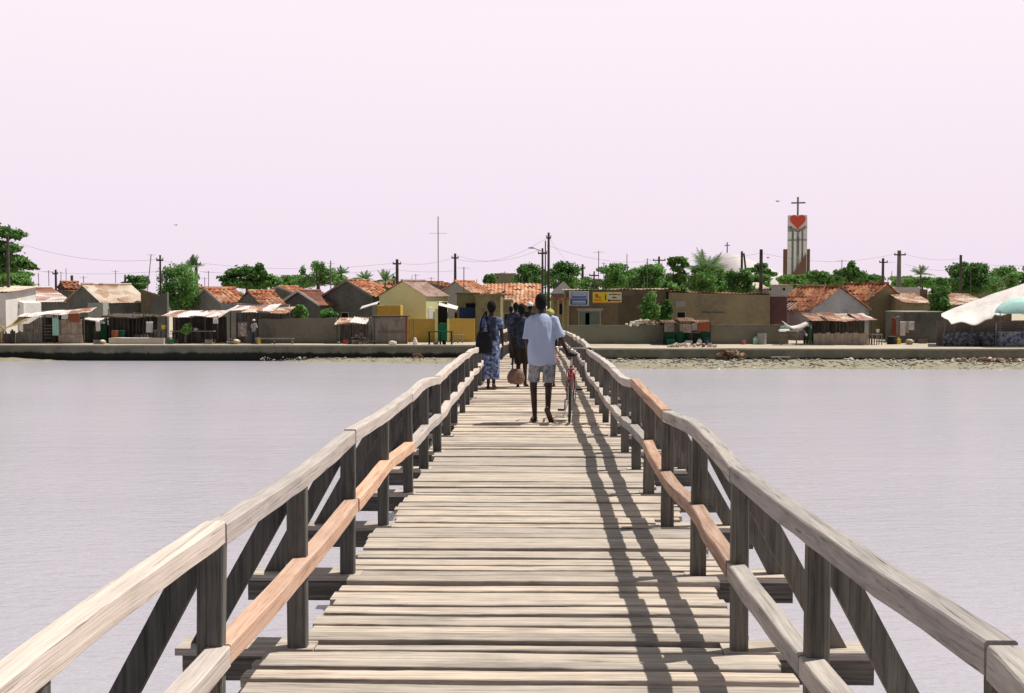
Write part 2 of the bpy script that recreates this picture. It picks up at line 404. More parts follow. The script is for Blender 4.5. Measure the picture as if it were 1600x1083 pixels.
# ---------------------------------------------------------------- footbridge
def zd(Y):
    if Y <= 21: return 2.45
    if Y >= 73: return 1.06
    t = (Y - 21) / 52.0
    return 2.45 - 1.39 * (t ** 1.5)
PY = [-3.0, -1.6, -0.2, 1.2, 2.67, 4.17, 5.67, 7.19, 8.73, 10.2, 11.6, 12.9, 14.4, 15.8, 17.2, 18.5, 19.8, 21.1]
rnd = random.Random(4)
while PY[-1] < 70.5: PY.append(PY[-1] + rnd.uniform(1.33, 1.5))
LT = {4: .84, 5: .833, 6: .865, 7: .848, 8: .874, 9: .868, 10: .845, 11: .91, 12: .90, 13: .905, 14: .89, 15: .915, 16: .93, 17: .97}
RT = {4: .81, 5: .825, 6: .842, 7: .80, 8: .87, 9: .865, 10: .84, 11: .915, 12: .905, 13: .90, 14: .93, 15: .95, 16: .965, 17: .985}
LL = {4: 1.29, 5: 1.287, 6: 1.30, 7: 1.28, 8: 1.25, 9: 1.30, 10: 1.30, 11: 1.325, 12: 1.31, 13: 1.32, 14: 1.29, 15: 1.31, 16: 1.30, 17: 1.33}
RL = {4: 1.31, 5: 1.31, 6: 1.32, 7: 1.30, 8: 1.325, 9: 1.27, 10: 1.29, 11: 1.35, 12: 1.36, 13: 1.37, 14: 1.37, 15: 1.38, 16: 1.39, 17: 1.40}
LX = {4: 1.165, 5: 1.15, 6: 1.15, 7: 1.15, 8: 1.14, 9: 1.125, 10: 1.115, 11: 1.10, 12: 1.11, 13: 1.11}
RX = {4: 1.04, 5: .965, 6: .945, 7: .955, 8: .93, 9: .935, 10: .925, 11: .92, 12: .90, 13: .88}
N = len(PY)
railz = {}
for side, top, low, xs in (('L', LT, LL, LX), ('R', RT, RL, RX)):
    for i in range(N):
        zt = EYE - top[i] if i in top else zd(PY[i]) + .87 + rnd.uniform(-.035, .035)
        zl = EYE - low[i] if i in low else zd(PY[i]) + .45 + rnd.uniform(-.03, .03)
        if side == 'R' and i > 17: zt -= 0.06
        x = xs[i] if i in xs else (1.12 if side == 'L' else 0.89) + rnd.uniform(-.015, .015)
        if i < 4: x = 1.15 if side == 'L' else 1.02
        if i > 13: x += 0.0
        railz[side, i] = ((-x if side == 'L' else x), zt, zl)
bridge = thing('footbridge', 'long weathered wooden footbridge with railings leading across the water to the village', 'footbridge', (-0.1, 0, 0))
BX = 0.1   # parts are stored relative to the bridge's origin
W_DECK = wood('deck_timber', (0.22, 0.185, 0.16), (0.475, 0.41, 0.35), (0.67, 0.59, 0.52), 0, 0.95, 1.0, .7)
W_RAIL = wood('rail_timber', (0.44, 0.385, 0.35), (0.57, 0.50, 0.46), (0.68, 0.605, 0.565), 1, 0.75, 1.0, .45)
W_RAILG = wood('grey_rail_timber', (0.27, 0.24, 0.22), (0.43, 0.39, 0.36), (0.58, 0.53, 0.49), 1, 0.9, 1.0, .6)
W_FRESH = wood('fresh_orange_timber', (0.40, 0.235, 0.165), (0.58, 0.375, 0.275), (0.68, 0.49, 0.385), 1, 0.4, 1.0, .5)
W_FRESHD = wood('red_brown_timber', (0.25, 0.15, 0.11), (0.42, 0.27, 0.20), (0.60, 0.44, 0.36), 1, 0.45, 1.0, .5)
W_POST = wood('post_timber', (0.055, 0.054, 0.050), (0.11, 0.107, 0.10), (0.17, 0.165, 0.15), 2, 0.6)
W_POSTR = wood('brown_post_timber', (0.075, 0.068, 0.058), (0.155, 0.14, 0.12), (0.24, 0.22, 0.19), 2, 0.6)
W_BEAM = wood('beam_timber', (0.05, 0.045, 0.04), (0.12, 0.11, 0.095), (0.24, 0.22, 0.19), 0, 0.6)

def railpiece(name, pts, w_, h_, mat, seed, label=None):
    """bent, slightly irregular rail through points, top surface at the points"""
    bm = BM(); rs = []; rn = random.Random(seed)
    P_ = []
    sub = 9
    for k in range(len(pts) - 1):
        p0 = Vector(pts[max(k - 1, 0)]); p1 = Vector(pts[k]); p2 = Vector(pts[k + 1]); p3 = Vector(pts[min(k + 2, len(pts) - 1)])
        for j in range(sub):
            t = j / sub; q = 0.5 * ((2 * p1) + (p2 - p0) * t + (2 * p0 - 5 * p1 + 4 * p2 - p3) * t * t + (3 * p1 - p0 - 3 * p2 + p3) * t ** 3)
            P_.append(q)
    P_.append(Vector(pts[-1]))
    c = 0.005
    for k, p in enumerate(P_):
        y = p.y; a = noise.noise(Vector((y * 1.9, seed * 3.1, 0))) * .006; b2 = noise.noise(Vector((y * 2.3, seed * 1.7, 5))) * .006
        d = noise.noise(Vector((y * 3.1, seed * 2.2, 9))) * .007; g = noise.noise(Vector((y * 1.1, seed, 15))) * .010
        if k in (0, len(P_) - 1): cc = c * 1.2
        else: cc = c
        x0 = -w_ / 2 + a + g; x1 = w_ / 2 + b2 + g; z0 = -h_ + d; z1 = a * .8
        rs.append([(p.x + x0, p.y, p.z + z0 + cc), (p.x + x0, p.y, p.z + z1 - cc), (p.x + x0 + cc, p.y, p.z + z1), (p.x + x1 - cc, p.y, p.z + z1),
                   (p.x + x1, p.y, p.z + z1 - cc), (p.x + x1, p.y, p.z + z0 + cc), (p.x + x1 - cc, p.y, p.z + z0), (p.x + x0 + cc, p.y, p.z + z0)])
    rings(bm, rs)
    return obj(name, bm, mat, bridge, label=label)
TW, TH = 0.078, 0.084
def segs(side):
    out_ = []; i = 3; k = 0
    cuts = [0, 3, 5, 7, 9, 11, 13, 15, 17] if side == 'L' else [0, 4, 6, 8, 10, 12, 14, 16, 18]
    while cuts[-1] + 2 < N: cuts.append(cuts[-1] + 2)
    if cuts[-1] < N - 1: cuts.append(N - 1)
    return list(zip(cuts, cuts[1:]))
for side in 'LR':
    sg = 1 if side == 'L' else -1     # inner direction
    for k, (a, b_) in enumerate(segs(side)):
        pts = []
        for i in range(a, b_ + 1):
            x, zt, zl = railz[side, i]
            y = PY[i] + (0.006 if i == a else 0) - (0.006 if i == b_ else 0)
            pts.append((x + BX - sg * (TW / 2 - 0.0), y, zt))
        mat = W_RAIL if side == 'L' else (W_RAILG if k < 3 else W_RAIL)
        lab = None
        if side == 'R' and (a, b_) == (8, 10): mat = W_FRESHD; lab = 'reddish newer piece of top rail on the right'
        zo = (k % 2) * 0.007
        railpiece('top_rail', [(p[0], p[1], p[2] + zo) for p in pts], TW, TH, mat, k * 7.3 + (0 if side == 'L' else 50), lab)
    lc = [0, 3, 5, 7, 9, 11, 13, 15, 17] if side == 'L' else [0, 3, 5, 6, 8, 9, 11, 13, 15, 17]
    while lc[-1] + 2 < N: lc.append(lc[-1] + 2)
    for k, (a, b_) in enumerate(zip(lc, lc[1:])):
        pts = []
        for i in range(a, b_ + 1):
            x, zt, zl = railz[side, i]
            y = PY[i] + (0.01 if i == a else 0) - (0.01 if i == b_ else 0)
            sag = 0
            pts.append((x + BX - sg * 0.028, y, zl))
            if i < b_:
                x2, _, zl2 = railz[side, i + 1]
                pts.append(((x + x2) / 2 + BX - sg * 0.028 + sg * 0.004, (PY[i] + PY[i + 1]) / 2, (zl + zl2) / 2 - 0.004))
        lab = None; mat = W_RAIL if side == 'L' else W_RAILG
        if side == 'L' and 5 <= a < 9: mat = W_FRESH; lab = 'fresh orange piece of the lower rail'
        if side == 'R' and 6 <= a < 9: mat = W_FRESHD; lab = 'reddish newer piece of the lower rail'
        railpiece('lower_rail', pts, 0.088, 0.082, mat, k * 5.1 + (100 if side == 'L' else 150), lab)
def post(side, i):
    x, zt, zl = railz[side, i]; sg = 1 if side == 'L' else -1; rn = random.Random(i * 17 + (side == 'L'))
    w_ = 0.088 + rn.uniform(-.006, .010); d_ = 0.062; Y = PY[i]; zb = zd(Y)
    lean = rn.uniform(-.015, .015); lx = 0.02 if side == 'L' else -0.0
    bm = BM(); rs = []
    xi = x + BX - sg * 0.004
    for t in (0, .15, .35, .55, .8, 1.0):
        z = (zb - .28) + (zt - TH + .03 - zb + .28) * t
        o1 = noise.noise(Vector((i * 3.3, z * 3, 1))) * .005; o2 = noise.noise(Vector((i * 3.3, z * 3, 7))) * .005
        xin = xi + lean * (1 - t) + o1; xo = xi - sg * w_ + lean * (1 - t) + o2
        a, b_ = sorted((xin, xo)); c = .006
        rs.append([(a + c, Y - d_ / 2, z), (b_ - c, Y - d_ / 2, z), (b_, Y - d_ / 2 + c, z), (b_, Y + d_ / 2 - c, z), (b_ - c, Y + d_ / 2, z), (a + c, Y + d_ / 2, z), (a, Y + d_ / 2 - c, z), (a, Y - d_ / 2 + c, z)])
    rings(bm, rs)
    obj('post', bm, W_POST if side == 'L' else W_POSTR, bridge)
    # outer diagonal brace, from beam end up to under the rail
    bm = BM(); xo = x + BX - sg * (w_ + .035)
    beam(bm, (xo - sg * 0.50, Y + .07, zb - .03), (xo + sg * .01, Y + .07, zt - TH - .02), 0.095, 0.055, side=(0, 1, 0)) if False else None
    a = Vector((xo - sg * 0.43, Y + .065, zb - .03)); b2 = Vector((xo + sg * .02, Y + .065, zt - TH - .03))
    beam(bm, a, b2, 0.058, 0.10, side=(0, 1, 0))
    obj('brace', bm, W_POST if side == 'L' else W_POSTR, bridge)
for i in range(N):
    post('L', i); post('R', i)
# cross beams
for i in range(N):
    Y = PY[i]; xl = railz['L', i][0] + BX; xr = railz['R', i][0] + BX; rn = random.Random(i + 900)
    bm = BM(); z = zd(Y)
    e0 = xl - .66 - rn.uniform(-.03, .05); e1 = xr + .66 + rn.uniform(-.03, .05)
    beam(bm, (e0, Y + .05, z - .107), (e1, Y + .05, z - .107), 0.15, 0.13)
    obj('cross_beam', bm, W_BEAM, bridge)
    for (u0, u1) in ((e0 - .03, xl + .03), (xr - .03, e1 + .02)):
        bm = BM(); beam(bm, (u0, Y + .05, z - .022), (u1, Y + .05, z - .022), 0.20, 0.036); obj('end_board', bm, W_DECK, bridge)
    if i % 2 == 0:
        for sx, xx in ((-1, xl + .25), (1, xr - .25)):
            bm = BM(); tube(bm, [(xx, Y + .04, -1.5), (xx, Y + .04, z - .15)], [.11, .09], 8)
            obj('pile', bm, W_POST, bridge)
bm = BM()
for x in (-.75, 0.05, .75):
    for a, b_ in zip(PY, PY[1:]):
        beam(bm, (x, a - .05, zd(a) - .22), (x, b_ + .05, zd(b_) - .22), .12, .14)
obj('stringers', bm, W_BEAM, bridge)
# planks
EDGE = {4: (-1.42, 1.30), 5: (-1.36, 1.16), 6: (-1.19, 1.06), 7: (-1.22, 1.14), 8: (-1.15, 1.12), 9: (-1.18, 1.06), 10: (-1.14, 1.08)}
def plank_mesh(bm, y0, y1, x0, x1, zc, seed, nseg=26):
    rs = []; rn = random.Random(seed)
    tilt = rn.uniform(-.005, .005); cup = rn.uniform(-.003, .003); amp = rn.uniform(.004, .011); sl = rn.uniform(-.009, .009)
    for k in range(nseg + 1):
        t = k / nseg; x = x0 + (x1 - x0) * t
        q = 1.0 if 0 < k < nseg else 0
        e0 = noise.noise(Vector((x * 1.7, seed * 1.3, 0))) * amp + noise.noise(Vector((x * 9, seed * 1.3, 4))) * .005 + sl * (t - .5)
        e1 = noise.noise(Vector((x * 1.7, seed * 1.3, 20))) * amp + noise.noise(Vector((x * 9, seed * 1.3, 24))) * .005 + sl * (t - .5)
        dz = noise.noise(Vector((x * .9, seed * 2.1, 40))) * .006 + tilt
        a = y0 + e0; b_ = y1 + e1; c = .004
        za = zc + dz + cup; zb = zc + dz - cup
        rag = rn.uniform(-.012, .012)
        ya, yb = (a, b_)
        xx = x
        rs.append([(xx, ya + .004, zc - .045), (xx, ya, za - c), (xx, ya + c, za), (xx, (ya + yb) / 2, (za + zb) / 2 + cup), (xx, yb - c, zb), (xx, yb, zb - c), (xx, yb - .004, zc - .045)])
    rings(bm, rs)
rnd = random.Random(21)
y = -3.0; cnt = 0; stuff = BM(); NAILROWS = []
while y < 72.6:
    wdt = rnd.choice([.085, .10, .115, .13, .145, .16, .19]) + rnd.uniform(-.01, .01)
    gap = rnd.choice([.006, .010, .015, .022, .032, .042]) if rnd.random() < .9 else .046
    ym = y + wdt / 2; i = max([k for k in range(N) if PY[k] <= ym] or [0])
    xl = railz['L', min(i, N - 1)][0] + BX; xr = railz['R', min(i, N - 1)][0] + BX
    el, er = EDGE.get(i, (xl - BX - .02 - .08 * ((i * 37) % 3), xr - BX + .04 + .08 * ((i * 53) % 3)))
    x0 = el + BX + rnd.uniform(-.035, .03); x1 = er + BX + rnd.uniform(-.03, .045)
    # boards beside a post are cut short of it
    near_post = any(abs(ym - PY[k]) < wdt / 2 + .05 for k in range(N))
    if near_post:
        x0 = xl + .035; x1 = xr - .035
    zc = zd(ym) + rnd.uniform(-.012, .010)
    if y > -0.6 and cnt < 100 :
        bm = BM(); plank_mesh(bm, y, y + wdt, x0, x1, zc, cnt * 1.7 + 3, 60); obj('plank', bm, W_DECK, bridge)
        cnt += 1
    else:
        plank_mesh(stuff, y, y + wdt, x0, x1, zc, y * 3.7 + 900, 8)
    if -0.5 < y < 16: NAILROWS.append((ym, zc))
    y += wdt + gap
W_DECK2 = wood('deck_timber_far', (0.22, 0.185, 0.16), (0.475, 0.41, 0.35), (0.67, 0.59, 0.52), 0, 0.7)
o = obj('planks', stuff, W_DECK2, bridge); o['kind'] = 'stuff'
# ---------------------------------------------------------------- town materials
GREY = rough('grey_render', (0.228, 0.219, 0.194), 0.6, 0.7, fine=5)
GREYD = rough('dark_grey_block', (0.143, 0.143, 0.129), 0.6, 0.8, fine=5)
GREYL = rough('pale_grey_render', (0.386, 0.377, 0.359), 0.35, 0.6, stain=(0.20, 0.20, 0.19), fine=5)
WHITE = rough('chalky_whitewash', (0.74, 0.70, 0.68), 0.3, 0.6, fine=5)
BROWN = rough('brown_mud_block', (0.194, 0.151, 0.092), 0.6, 0.6, fine=5)
TAN = rough('tan_render', (0.320, 0.261, 0.155), 0.6, 0.45, stain=(0.14, 0.13, 0.10), fine=4)
OLIVE = rough('olive_render', (0.246, 0.216, 0.108), 0.6, 0.5, fine=4)
LIME = rough('pale_yellow_green_paint', (0.84, 0.81, 0.44), 0.10, 0.5, fine=4, bump=0.1)
YELL = rough('warm_yellow_paint', (0.84, 0.78, 0.34), 0.12, 0.5, fine=4, bump=0.1)
MUST = rough('mustard_paint', (0.62, 0.40, 0.09), 0.18, 0.6, fine=4, bump=0.1)
BURG = rough('burgundy_paint', (0.155, 0.075, 0.075), 0.25, 0.6)
BLUEP = rough('blue_painted_metal', (0.035, 0.065, 0.16), 0.3, 0.8)
GREENP = rough('green_painted_metal', (0.02, 0.16, 0.075), 0.25, 0.9)
DKGREEN = rough('dark_green_paint', (0.01, 0.06, 0.035), 0.3, 0.9)
GREYG = rough('grey_green_paint', (0.17, 0.20, 0.165), 0.25, 0.9)
DARK = rough('dark_opening', (0.012, 0.012, 0.012), 0.2, 1.0, bump=0)  # near-black panels stand in for the shade inside windows and doorways
REDB = rough('rust_brown_panel', (0.30, 0.10, 0.05), 0.35, 0.9)
TILE = patches('orange_clay_tiles', [(0.10, 0.038, 0.02), (0.34, 0.115, 0.055), (0.52, 0.21, 0.10), (0.66, 0.42, 0.28)], 2.2)
TILEL = patches('pale_orange_tiles', [(0.18, 0.075, 0.045), (0.48, 0.19, 0.10), (0.60, 0.28, 0.16), (0.70, 0.45, 0.31)], 1.8)
TILED = patches('old_dark_red_tiles', [(0.05, 0.025, 0.018), (0.20, 0.07, 0.035), (0.42, 0.15, 0.065), (0.56, 0.28, 0.15)], 1.8)
REDTIN = patches('red_brown_sheet', [(0.13, 0.05, 0.035), (0.24, 0.09, 0.06), (0.34, 0.15, 0.10)], 0.8)
PURP = patches('faded_purple_brown_sheet', [(0.22, 0.12, 0.10), (0.36, 0.24, 0.20), (0.48, 0.36, 0.31)], 0.9)
TINP = patches('pale_rusty_sheet', [(0.26, 0.11, 0.065), (0.46, 0.32, 0.23), (0.62, 0.51, 0.42), (0.68, 0.60, 0.52)], 0.55, 0.6)
TINW = patches('white_and_rust_sheet', [(0.20, 0.07, 0.04), (0.38, 0.18, 0.12), (0.68, 0.62, 0.60), (0.76, 0.72, 0.72)], 0.75, 0.5, stretch=(1, .25, 1))
TINR = patches('rusty_sheet', [(0.12, 0.05, 0.03), (0.28, 0.12, 0.065), (0.44, 0.26, 0.17), (0.68, 0.60, 0.52)], 0.9, 0.6)
CEM = rough('concrete', (0.44, 0.41, 0.36), 0.3, 0.8)
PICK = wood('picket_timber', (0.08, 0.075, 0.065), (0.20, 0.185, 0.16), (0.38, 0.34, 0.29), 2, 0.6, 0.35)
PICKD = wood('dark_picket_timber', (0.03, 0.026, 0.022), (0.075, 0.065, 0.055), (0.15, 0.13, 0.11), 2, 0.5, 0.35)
PLY = wood('plywood', (0.22, 0.17, 0.13), (0.34, 0.28, 0.23), (0.45, 0.38, 0.32), 2, 0.3, 0.3)
POLEM = wood('pole_timber', (0.035, 0.03, 0.026), (0.085, 0.075, 0.065), (0.16, 0.145, 0.125), 2, 0.4, 0.5)
STEEL = rough('dull_steel', (0.16, 0.15, 0.15), 0.2, 1.0, rg=0.6, bump=0)
CANVAS = rough('dirty_white_canvas', (0.80, 0.74, 0.72), 0.18, 0.7, stain=(0.58, 0.47, 0.33), fine=3)
TEAL = rough('pale_teal_cloth', (0.42, 0.68, 0.60), 0.2, 1.5)
STRAW = rough('straw_mat', (0.50, 0.36, 0.15), 0.35, 2.0)
PINKW = rough('pale_pinkish_cloth', (0.74, 0.66, 0.62), 0.25, 1.5)
BLUEC = pattern('blue_mosaic_cloth', [(0.36, (0.03, 0.035, 0.05)), (0.46, (0.07, 0.08, 0.11)), (0.54, (0.15, 0.165, 0.19)), (0.62, (0.28, 0.27, 0.24)), (0.7, (0.06, 0.10, 0.07))], 4.5)
REDC = rough('red_cloth', (0.45, 0.06, 0.04), 0.2, 1.5)
YELC = rough('yellow_plastic', (0.78, 0.60, 0.05), 0.15, 1.5)

STREAK = rough('streaked_grey_white_render', (0.50, 0.50, 0.51), 0.5, 0.9, stain=(0.16, 0.16, 0.16), fine=7)
def gz(Y): return GZ

def openings(t, lst):
    """(name, x0, x1, z0, z1, material, [axis]) flat in front of the local front plane y=0 or local side plane"""
    for it in lst:
        nm, a, b_, z0, z1, mat = it[:6]; sx = it[6] if len(it) > 6 else None
        def bx(u0, u1, d0, d1, w0, w1):
            bm = BM()
            if sx is None: box(bm, u0, u1, -d1, -d0, w0, w1)
            else: box(bm, min(sx[0] + sx[1] * d0, sx[0] + sx[1] * d1), max(sx[0] + sx[1] * d0, sx[0] + sx[1] * d1), u0, u1, w0, w1)
            return bm
        leaf = obj(nm, bx(a, b_, -0.02, 0.03, z0, z1), mat, t)
        if nm in ('window', 'door', 'gate'):
            bm = BM(); f = .07
            for (u0, u1, w0, w1) in ((a - f, a - .002, z0, z1), (b_ + .002, b_ + f, z0, z1), (a - f, b_ + f, z1 + .002, z1 + f)):
                if sx is None: box(bm, u0, u1, -.05, .02, w0, w1)
                else: box(bm, min(sx[0] - sx[1] * .02, sx[0] + sx[1] * .05), max(sx[0] - sx[1] * .02, sx[0] + sx[1] * .05), u0, u1, w0, w1)
            obj('frame', bm, CEM, leaf)

def house(label, K, L, Rr, eave, ridge, Y, th, wall, roof, mirror=False, over=.18, trim=None, ops=(), kind='tile', drop=0.0, group=None, name='gabled_house', extra=0.0):
    """gabled house: near corner K, gable to one side, long side to the other (photo pixel columns)"""
    th = R(th); c, s = math.cos(th), math.sin(th)
    xK = PXG(K, Y); u = PXG(L, 100) / 100; v = PXG(Rr, 100) / 100
    if not mirror:
        wd = (xK - u * Y) / (c + u * s); ln = (v * Y - xK) / (s - v * c); rz = -th; X0, X1 = -wd, 0
    else:   # gable on the right, long side going back to the left
        wd = (v * Y - xK) / (c - v * s); ln = (xK - u * Y) / (s + u * c); rz = th; X0, X1 = 0, wd
    ln = abs(ln) + extra
    ze = PZ(eave, Y, K) - GZ; mx = (X0 + X1) / 2
    rot = Matrix.Rotation(rz, 3, 'Z'); ap = rot @ Vector((mx, 0, 0)); Ya = Y + ap.y
    zr = PZ(ridge, Ya) - GZ
    t = thing(name, label, 'house', (xK, Y, GZ), rz, group)
    bm = BM()
    pts = [(X0, 0, -.1), (X1, 0, -.1), (X1, 0, ze), (mx, 0, zr - .04), (X0, 0, ze)]
    poly(bm, pts, (0, ln, 0)); obj('wall', bm, wall, t)
    per = ln / .40 if kind == 'tile' else ln / .22; amp = .052 if kind == 'tile' else .018
    nu = int(per * 4)
    sl = (zr - ze) / abs(mx - X0)
    bm = BM()
    for xe, sgn in ((X0, -1), (X1, 1)):
        xo = xe + sgn * over; zo = ze - sl * over
        if kind == 'tile':
            rows = 5
            for r_ in range(rows):
                t0 = r_ / rows; t1 = (r_ + 1.12) / rows if r_ < rows - 1 else 1
                a0 = Vector((mx + (xo - mx) * t0, 0, zr + (zo - zr) * t0 + .03)); a1 = Vector((mx + (xo - mx) * t1, 0, zr + (zo - zr) * t1 + .055))
                sheet(bm, (a0.x, -over * .7, a0.z), (a0.x, ln + over * .7, a0.z), (a1.x, ln + over * .7, a1.z), (a1.x, -over * .7, a1.z), min(nu, 140), 1, amp * 1.25, per, .03, .09, K + r_ * 3)
        else:
            sheet(bm, (mx, -over, zr + .03), (mx, ln + over, zr + .03), (xo, ln + over, zo + .03), (xo, -over, zo + .03), min(nu, 160), 2, amp, per, .02, .03, K)
    rf = obj('roof', bm, roof, t)
    bm = BM(); tube(bm, [(mx, -over * .8, zr + .07), (mx, ln * .5, zr + .06), (mx, ln + over * .8, zr + .07)], .10, 6); obj('ridge_cap', bm, roof, rf)
    if trim:
        bm = BM()
        for xe, sgn in ((X0, -1), (X1, 1)):
            beam(bm, (mx, -over - .03, zr + .02), (xe + sgn * over, -over - .03, ze - sl * over + .02), .04, .16, side=(0, 1, 0))
        obj('verge_trim', bm, trim, t)
    openings(t, [(o_[0], o_[1], o_[2], o_[3], o_[4], o_[5]) if o_[6] == 'g' else (o_[0], o_[1], o_[2], o_[3], o_[4], o_[5], ((X1, 1) if not mirror else (X0, -1))) for o_ in ops])
    return t

def block(label, L, Rr, top, Y, depth, wall, roof=None, name='flat_roofed_house', cat='house', ops=(), bottom=None, roofslab=.12, over=.1, tilt=0.0, rz=0.0, roofkind='slab', parapet=0.0, topR=None):
    """box building whose front spans photo columns L..Rr; ops in photo pixels"""
    x0, x1 = PXG(L, Y), PXG(Rr, Y); cx = (x0 + x1) / 2; hw = (x1 - x0) / 2
    zt = PZ(top, Y) - GZ; ztR = PZ(topR, Y) - GZ if topR else zt
    t = thing(name, label, cat, (cx, Y, GZ), rz)
    bm = BM(); n = max(4, int(hw * 4)); rn = noise
    rs = []
    for k in range(n + 1):
        x = -hw + 2 * hw * k / n; z = zt + (ztR - zt) * k / n + (0.05 * rn.noise(Vector((x * 1.1 + L, 0, 0))) if roof is None else 0)
        rs.append([(x, 0, -.1), (x, 0, z), (x, depth, z - tilt), (x, depth, -.1)])
    rings(bm, rs); obj('wall', bm, wall, t)
    if roof is not None:
        bm = BM()
        if roofkind == 'slab':
            poly(bm, [(-hw - over, -over, zt + .003), (hw + over, -over, ztR + .003), (hw + over, -over, ztR + roofslab), (-hw - over, -over, zt + roofslab)], (0, depth + 2 * over, 0))
        else:
            per = 2 * hw / .25
            sheet(bm, (-hw - over, -over, zt + .06), (hw + over, -over, ztR + .06), (hw + over, depth + over, ztR + .06 - tilt), (-hw - over, depth + over, zt + .06 - tilt), min(int(per * 4), 260), 3, .022, per, .03, .10, L)
        obj('roof', bm, roof, t)
    o2 = []
    for (nm, a, b_, ya, yb, mat) in ops:
        o2.append((nm, PXG(a, Y) - cx, PXG(b_, Y) - cx, PZ(yb, Y) - GZ, PZ(ya, Y) - GZ, mat))
    openings(t, o2)
    return t

# ---------------------------------------------------------------- left bank houses
house('grey house at the left edge with white streaks on its rusty corrugated roof', 64, 6, 110, 471, 450, 88, 38, GREY, TINW, kind='tin', ops=[('window', 1.4, 2.2, .9, 1.9, DARK, 's'), ('door', 3.2, 4.0, 0, 1.95, BROWN, 's')])
house('grey house with a dark gable and a broad pale rusty sheet roof', 160, 105, 231, 471.5, 445, 84, 40, GREYD, TINP, kind='tin', over=.22, ops=[('door', 2.6, 3.5, 0, 1.9, PICKD, 's')])
block('white lean-to extension between the two tin roofed houses at far left', 138, 162, 473, 83.2, 1.5, GREYL, None)
block('cream coloured block wall house cut off by the left edge of the picture', -30, 10, 458, 82, 5, WHITE, TINP, roofkind='tin', over=.3, tilt=-.5)
block('small white walled annex with a cracked front at far left', 11, 38, 464, 84, 3, WHITE, None, topR=474, ops=[('window', 15, 30, 477, 481, DARK)])
house('distant house behind the pale tin roof with a thin red roof edge', 104, 92, 128, 449, 441, 99, 35, GREYD, TILED)
house('whitewashed far house half behind the big tree at the left edge', 4, -30, 14, 427, 416, 112, 38, WHITE, TINP, kind='tin')
block('long low house with dark roof edge between the far left tin roofs', 40, 125, 455, 96, 4, GREYD, REDTIN, roofkind='tin')
block('ruined brown mud wall standing beside the palm at left', 221, 250, 452, 86, .5, BROWN, None, name='ruined_wall', cat='wall', topR=462)
block('second broken stub of brown wall behind the leaning mast', 236, 262, 470, 83.5, .4, GREYD, None, name='ruined_wall', cat='wall', topR=456)
house('grey gabled house with orange tiles right of the leafy tree at left', 347, 301, 388, 473, 452, 85, 36, GREY, TILE, trim=GREYL)
house('long orange tiled house behind the leafy tree at left', 296, 286, 372, 462, 450, 96, 40, GREYD, TILE)
house('smaller grey gabled house with orange tiles in the middle of the left row', 408, 372, 446, 474, 455.5, 83.5, 36, GREYD, TILE)
block('low pale wall running under the two grey gables', 346, 452, 474, 81, .3, GREYL, None, name='garden_wall', cat='wall', topR=476)
house('grey house with a pale verge behind the orange tiled gables', 464, 412, 492, 459, 448.5, 96, 36, GREYD, TILE, trim=CEM)
house('grey gabled house with a white verge and red brown sheet roof', 500, 441, 528, 475, 455, 86, 38, GREYD, REDTIN, kind='tin', trim=WHITE, over=.25)
house('large dark grey gabled house with broken orange tiles beside the yellow house', 582, 508, 613, 462, 439, 85, 36, GREYD, TILE, trim=GREY, ops=[('window', -3.2, -2.5, 1.2, 1.9, DARK, 'g')])
house('long tiled roof house between the dark gable and the yellow house', 592, 560, 640, 449, 441, 100, 40, BROWN, TILE)
house('pale yellow house with a plain gable and green door', 666, 593, 700, 462.5, 439.5, 82.5, 30, LIME, PURP, kind='tin', over=.12, trim=None,
      ops=[('door', 1.0, 1.75, .3, 2.0, DKGREEN, 's'), ('panel', .25, .8, .2, 2.35, WHITE, 's'), ('window', 3.6, 4.6, 1.1, 1.9, DKGREEN, 's')])
house('whitewashed gabled house with orange tiles right of the tall mast', 736, 688, 764, 457, 440, 98, 34, GREYL, TILEL, ops=[('vent', -2.3, -1.7, 1.9, 2.4, CEM, 'g')])
house('far tiled house behind the yellow house', 690, 640, 716, 447, 441, 112, 36, GREYD, TILED)

# tiled roof facing the camera at the end of the bridge
def longroof(label, L, Rr, eave, ridge, Y, depth, wall, roof, ops=()):
    x0, x1 = PXG(L, Y), PXG(Rr, Y); cx = (x0 + x1) / 2; hw = (x1 - x0) / 2
    ze = PZ(eave, Y) - GZ; zr = PZ(ridge, Y + depth / 2) - GZ
    t = thing('tiled_house', label, 'house', (cx, Y, GZ))
    bm = BM(); poly(bm, [(-hw, 0, -.1), (-hw, depth, -.1), (-hw, depth, ze), (-hw, depth / 2, zr - .05), (-hw, 0, ze)], (2 * hw, 0, 0)); obj('wall', bm, wall, t)
    bm = BM(); per = 2 * hw / .32
    for ye, yo in ((0, -.25), (depth, depth + .25)):
        zo = ze - (zr - ze) / (depth / 2) * .25
        for r_ in range(8):
            t0 = r_ / 8; t1 = min(1, (r_ + 1.1) / 8); ym = depth / 2
            sheet(bm, (-hw - .15, ym + (yo - ym) * t0, zr + (zo - zr) * t0 + .03), (hw + .15, ym + (yo - ym) * t0, zr + (zo - zr) * t0 + .03),
                  (hw + .15, ym + (yo - ym) * t1, zr + (zo - zr) * t1 + .05), (-hw - .15, ym + (yo - ym) * t1, zr + (zo - zr) * t1 + .05), min(int(per * 4), 200), 1, .045, per, .03, .12, L + r_)
    obj('roof', bm, roof, t)
    x2 = []
    for (nm, a, b_, ya, yb, mat) in ops: x2.append((nm, PXG(a, Y) - cx, PXG(b_, Y) - cx, PZ(yb, Y) - GZ, PZ(ya, Y) - GZ, mat))
    openings(t, x2); return t
longroof('house with a big bright orange tiled roof at the far end of the footbridge', 790, 843, 476, 444, 100, 9, OLIVE, TILEL, ops=[('door', 803, 812, 486, 512, DARK)])
